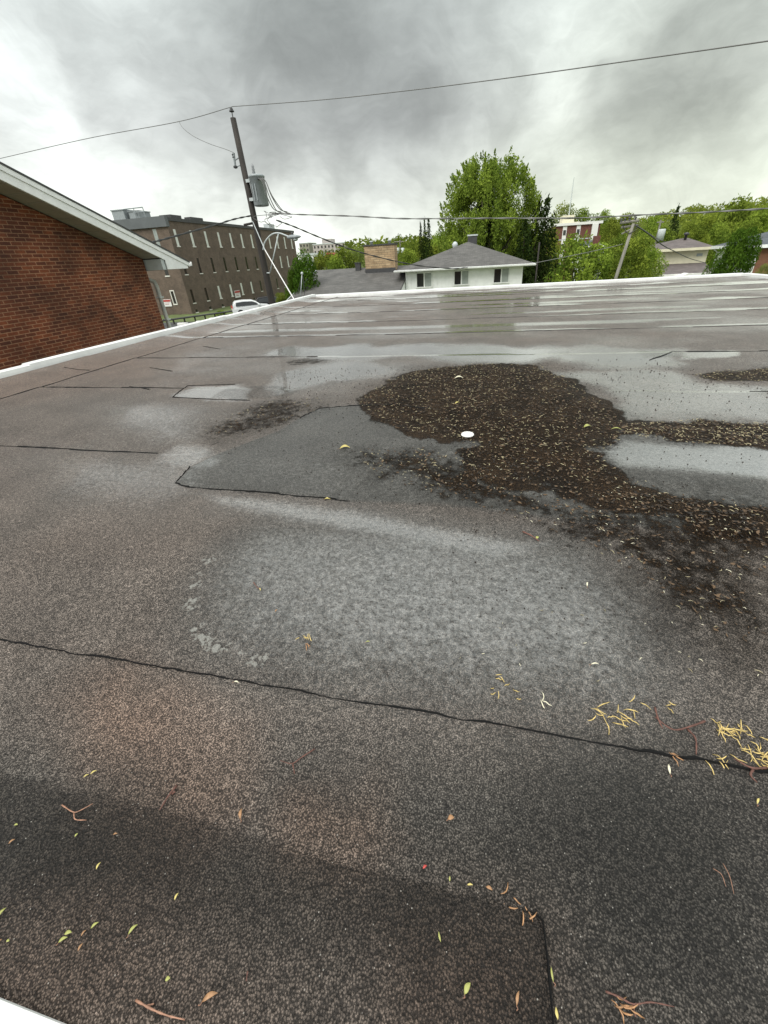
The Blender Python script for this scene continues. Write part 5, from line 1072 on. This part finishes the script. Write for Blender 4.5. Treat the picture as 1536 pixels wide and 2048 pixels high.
mb = MB(); mb.box(-5.5, 6, -.55, -.502, e_ - .22, e_ + .02); mb.box(-5.55, -5.502, -.55, dp_ + .5, e_ - .22, e_ + .02); mb.build('fascia', M['white_trim'], rf)
mb = MB(); mb.tube([(-5.4, dp_ + .3, e_ - .2), (-5.1, dp_ + .05, e_ - .5), (-5.07, dp_ - .1, 0)], .06, 8); mb.build('downspout', M['white_metal'], gr)
mb = MB(); mb.box(-3.4, -2.4, -.09, -.031, .8, e_ - .7); mb.build('door', M['sign_white'], gr)
tree_px('pale', 1532, 530, 36, 26, seed=2, label='small flowering pink and yellow shrub at the right edge', name='flowering_shrub', cat='bush', zbase=-4.4)
# right hand poles
Y = 30; t0 = gy(1267, 447, Y); b0 = gy(1231, 558, Y); dv2 = (b0 - t0) / (t0[2] - b0[2]); bb = t0 + dv2 * (t0[2] + 5.0)
rp = thing('utility_pole', 'weathered grey leaning utility pole on the right with tangled crossarms', 'pole', tuple(bb)); R2 = lambda p: tuple(np.array(p) - bb)
mb = MB(); mb.tube([R2(bb), R2(t0)], [.115, .085], 12); mb.build('pole', M['grey_pole'], rp, True)
mb = MB(); mb.tube([R2(gy(1240, 446, Y)), R2(gy(1278, 441, Y))], .075, 6); mb.tube([R2(gy(1242, 455, Y + .1)), R2(gy(1276, 450, Y + .1))], .06, 6); mb.build('crossarm', M['grey_pole'], rp)
mb = MB()
for px_, py_ in ((1243, 441), (1250, 440), (1259, 438), (1271, 437)): mb.lathe([(.02, -.1), (.07, -.06), (.05, 0), (.07, .05), (.02, .12)], R2(gy(px_, py_, Y)), 10)
mb.build('insulator', M['dark_metal'], rp)
mb = MB(); mb.tube([R2(gy(1243, 468, Y)), R2(gy(1263, 458, Y))], .05, 6); mb.build('side_arm', M['grey_pole'], rp); mb = MB(); mb.tube(spline([R2(gy(1245, 450, Y - .1)), R2(gy(1255, 466, Y - .1)), R2(gy(1268, 462, Y - .1)), R2(gy(1276, 450, Y - .1))], 5), .025, 5);  mb.build('jumper_wire', M['cable'], rp)
cable([(1273, 452, 30), (1300, 470, 32), (1325, 490, 35), (1350, 503, 40), (1380, 517, 48), (1412, 526, 56)], .035, M['cable'], 'service cable from the right leaning pole to the cream house')
cable([(1270, 449, 30), (1290, 462, 34), (1312, 476, 44), (1330, 484, 58)], .03, M['cable'], 'second thin cable from the right leaning pole towards the distant pole')
cable([(1070, 526, 30), (1095, 521, 29.9), (1150, 510, 29.9), (1210, 497, 29.9), (1246, 488, 29.9)], .018, M['grey_cable'], 'thin cable from the white house corner to the right leaning pole')
Y = 80; t0 = gy(1322, 440, Y); bb = t0 - np.array((0, 0, t0[2] + 9.5)); dp = thing('utility_pole', 'thin distant utility pole with a pale transformer above the cream house roof', 'pole', tuple(bb)); R3 = lambda p: tuple(np.array(p) - bb)
mb = MB(); mb.tube([(0, 0, 0), R3(t0)], [.2, .13], 8); mb.build('pole', M['grey_pole'], dp); mb = MB(); mb.tube([R3(gy(1314, 445, Y)), R3(gy(1328, 444, Y))], .09, 6); mb.build('crossarm', M['grey_pole'], dp)
c_ = gy(1322, 470, Y - .6); mb = MB(); mb.lathe([(.02, -.75), (.5, -.75), (.52, .7), (.45, .8), (.02, .82)], R3(c_), 14); mb.build('transformer_tank', M['pale_metal'], dp, True)
Y = 75; t0 = gy(800, 480, Y); bb = t0 - np.array((0, 0, t0[2] + 7)); dp = thing('utility_pole', 'distant utility pole carrying two pale transformers right of the stone chimney', 'pole', tuple(bb)); R4 = lambda p: tuple(np.array(p) - bb)
mb = MB(); mb.tube([(0, 0, 0), R4(t0)], [.2, .13], 8); mb.build('pole', M['grey_pole'], dp); mb = MB(); mb.tube([R4(gy(788, 484, Y)), R4(gy(812, 483, Y))], .08, 6); mb.build('crossarm', M['grey_pole'], dp)
for px_ in (795.5, 806): mb = MB(); mb.lathe([(.02, -.55), (.34, -.55), (.35, .5), (.02, .56)], R4(gy(px_, 503, Y - .5)), 12); mb.build('transformer_tank', M['pale_metal'], dp, True)
p = gy(1078, 495, 40); mb = MB(); mb.tube([(0, 0, 0), (0, 0, float(p[2]) + 5.4)], [.07, .06], 8); o = mb.build('bare_post', M['wood_pole'], None, True); o.location = (float(p[0]), 40, -5); tag(o, 'bare grey post in front of the dark spruces', 'post')
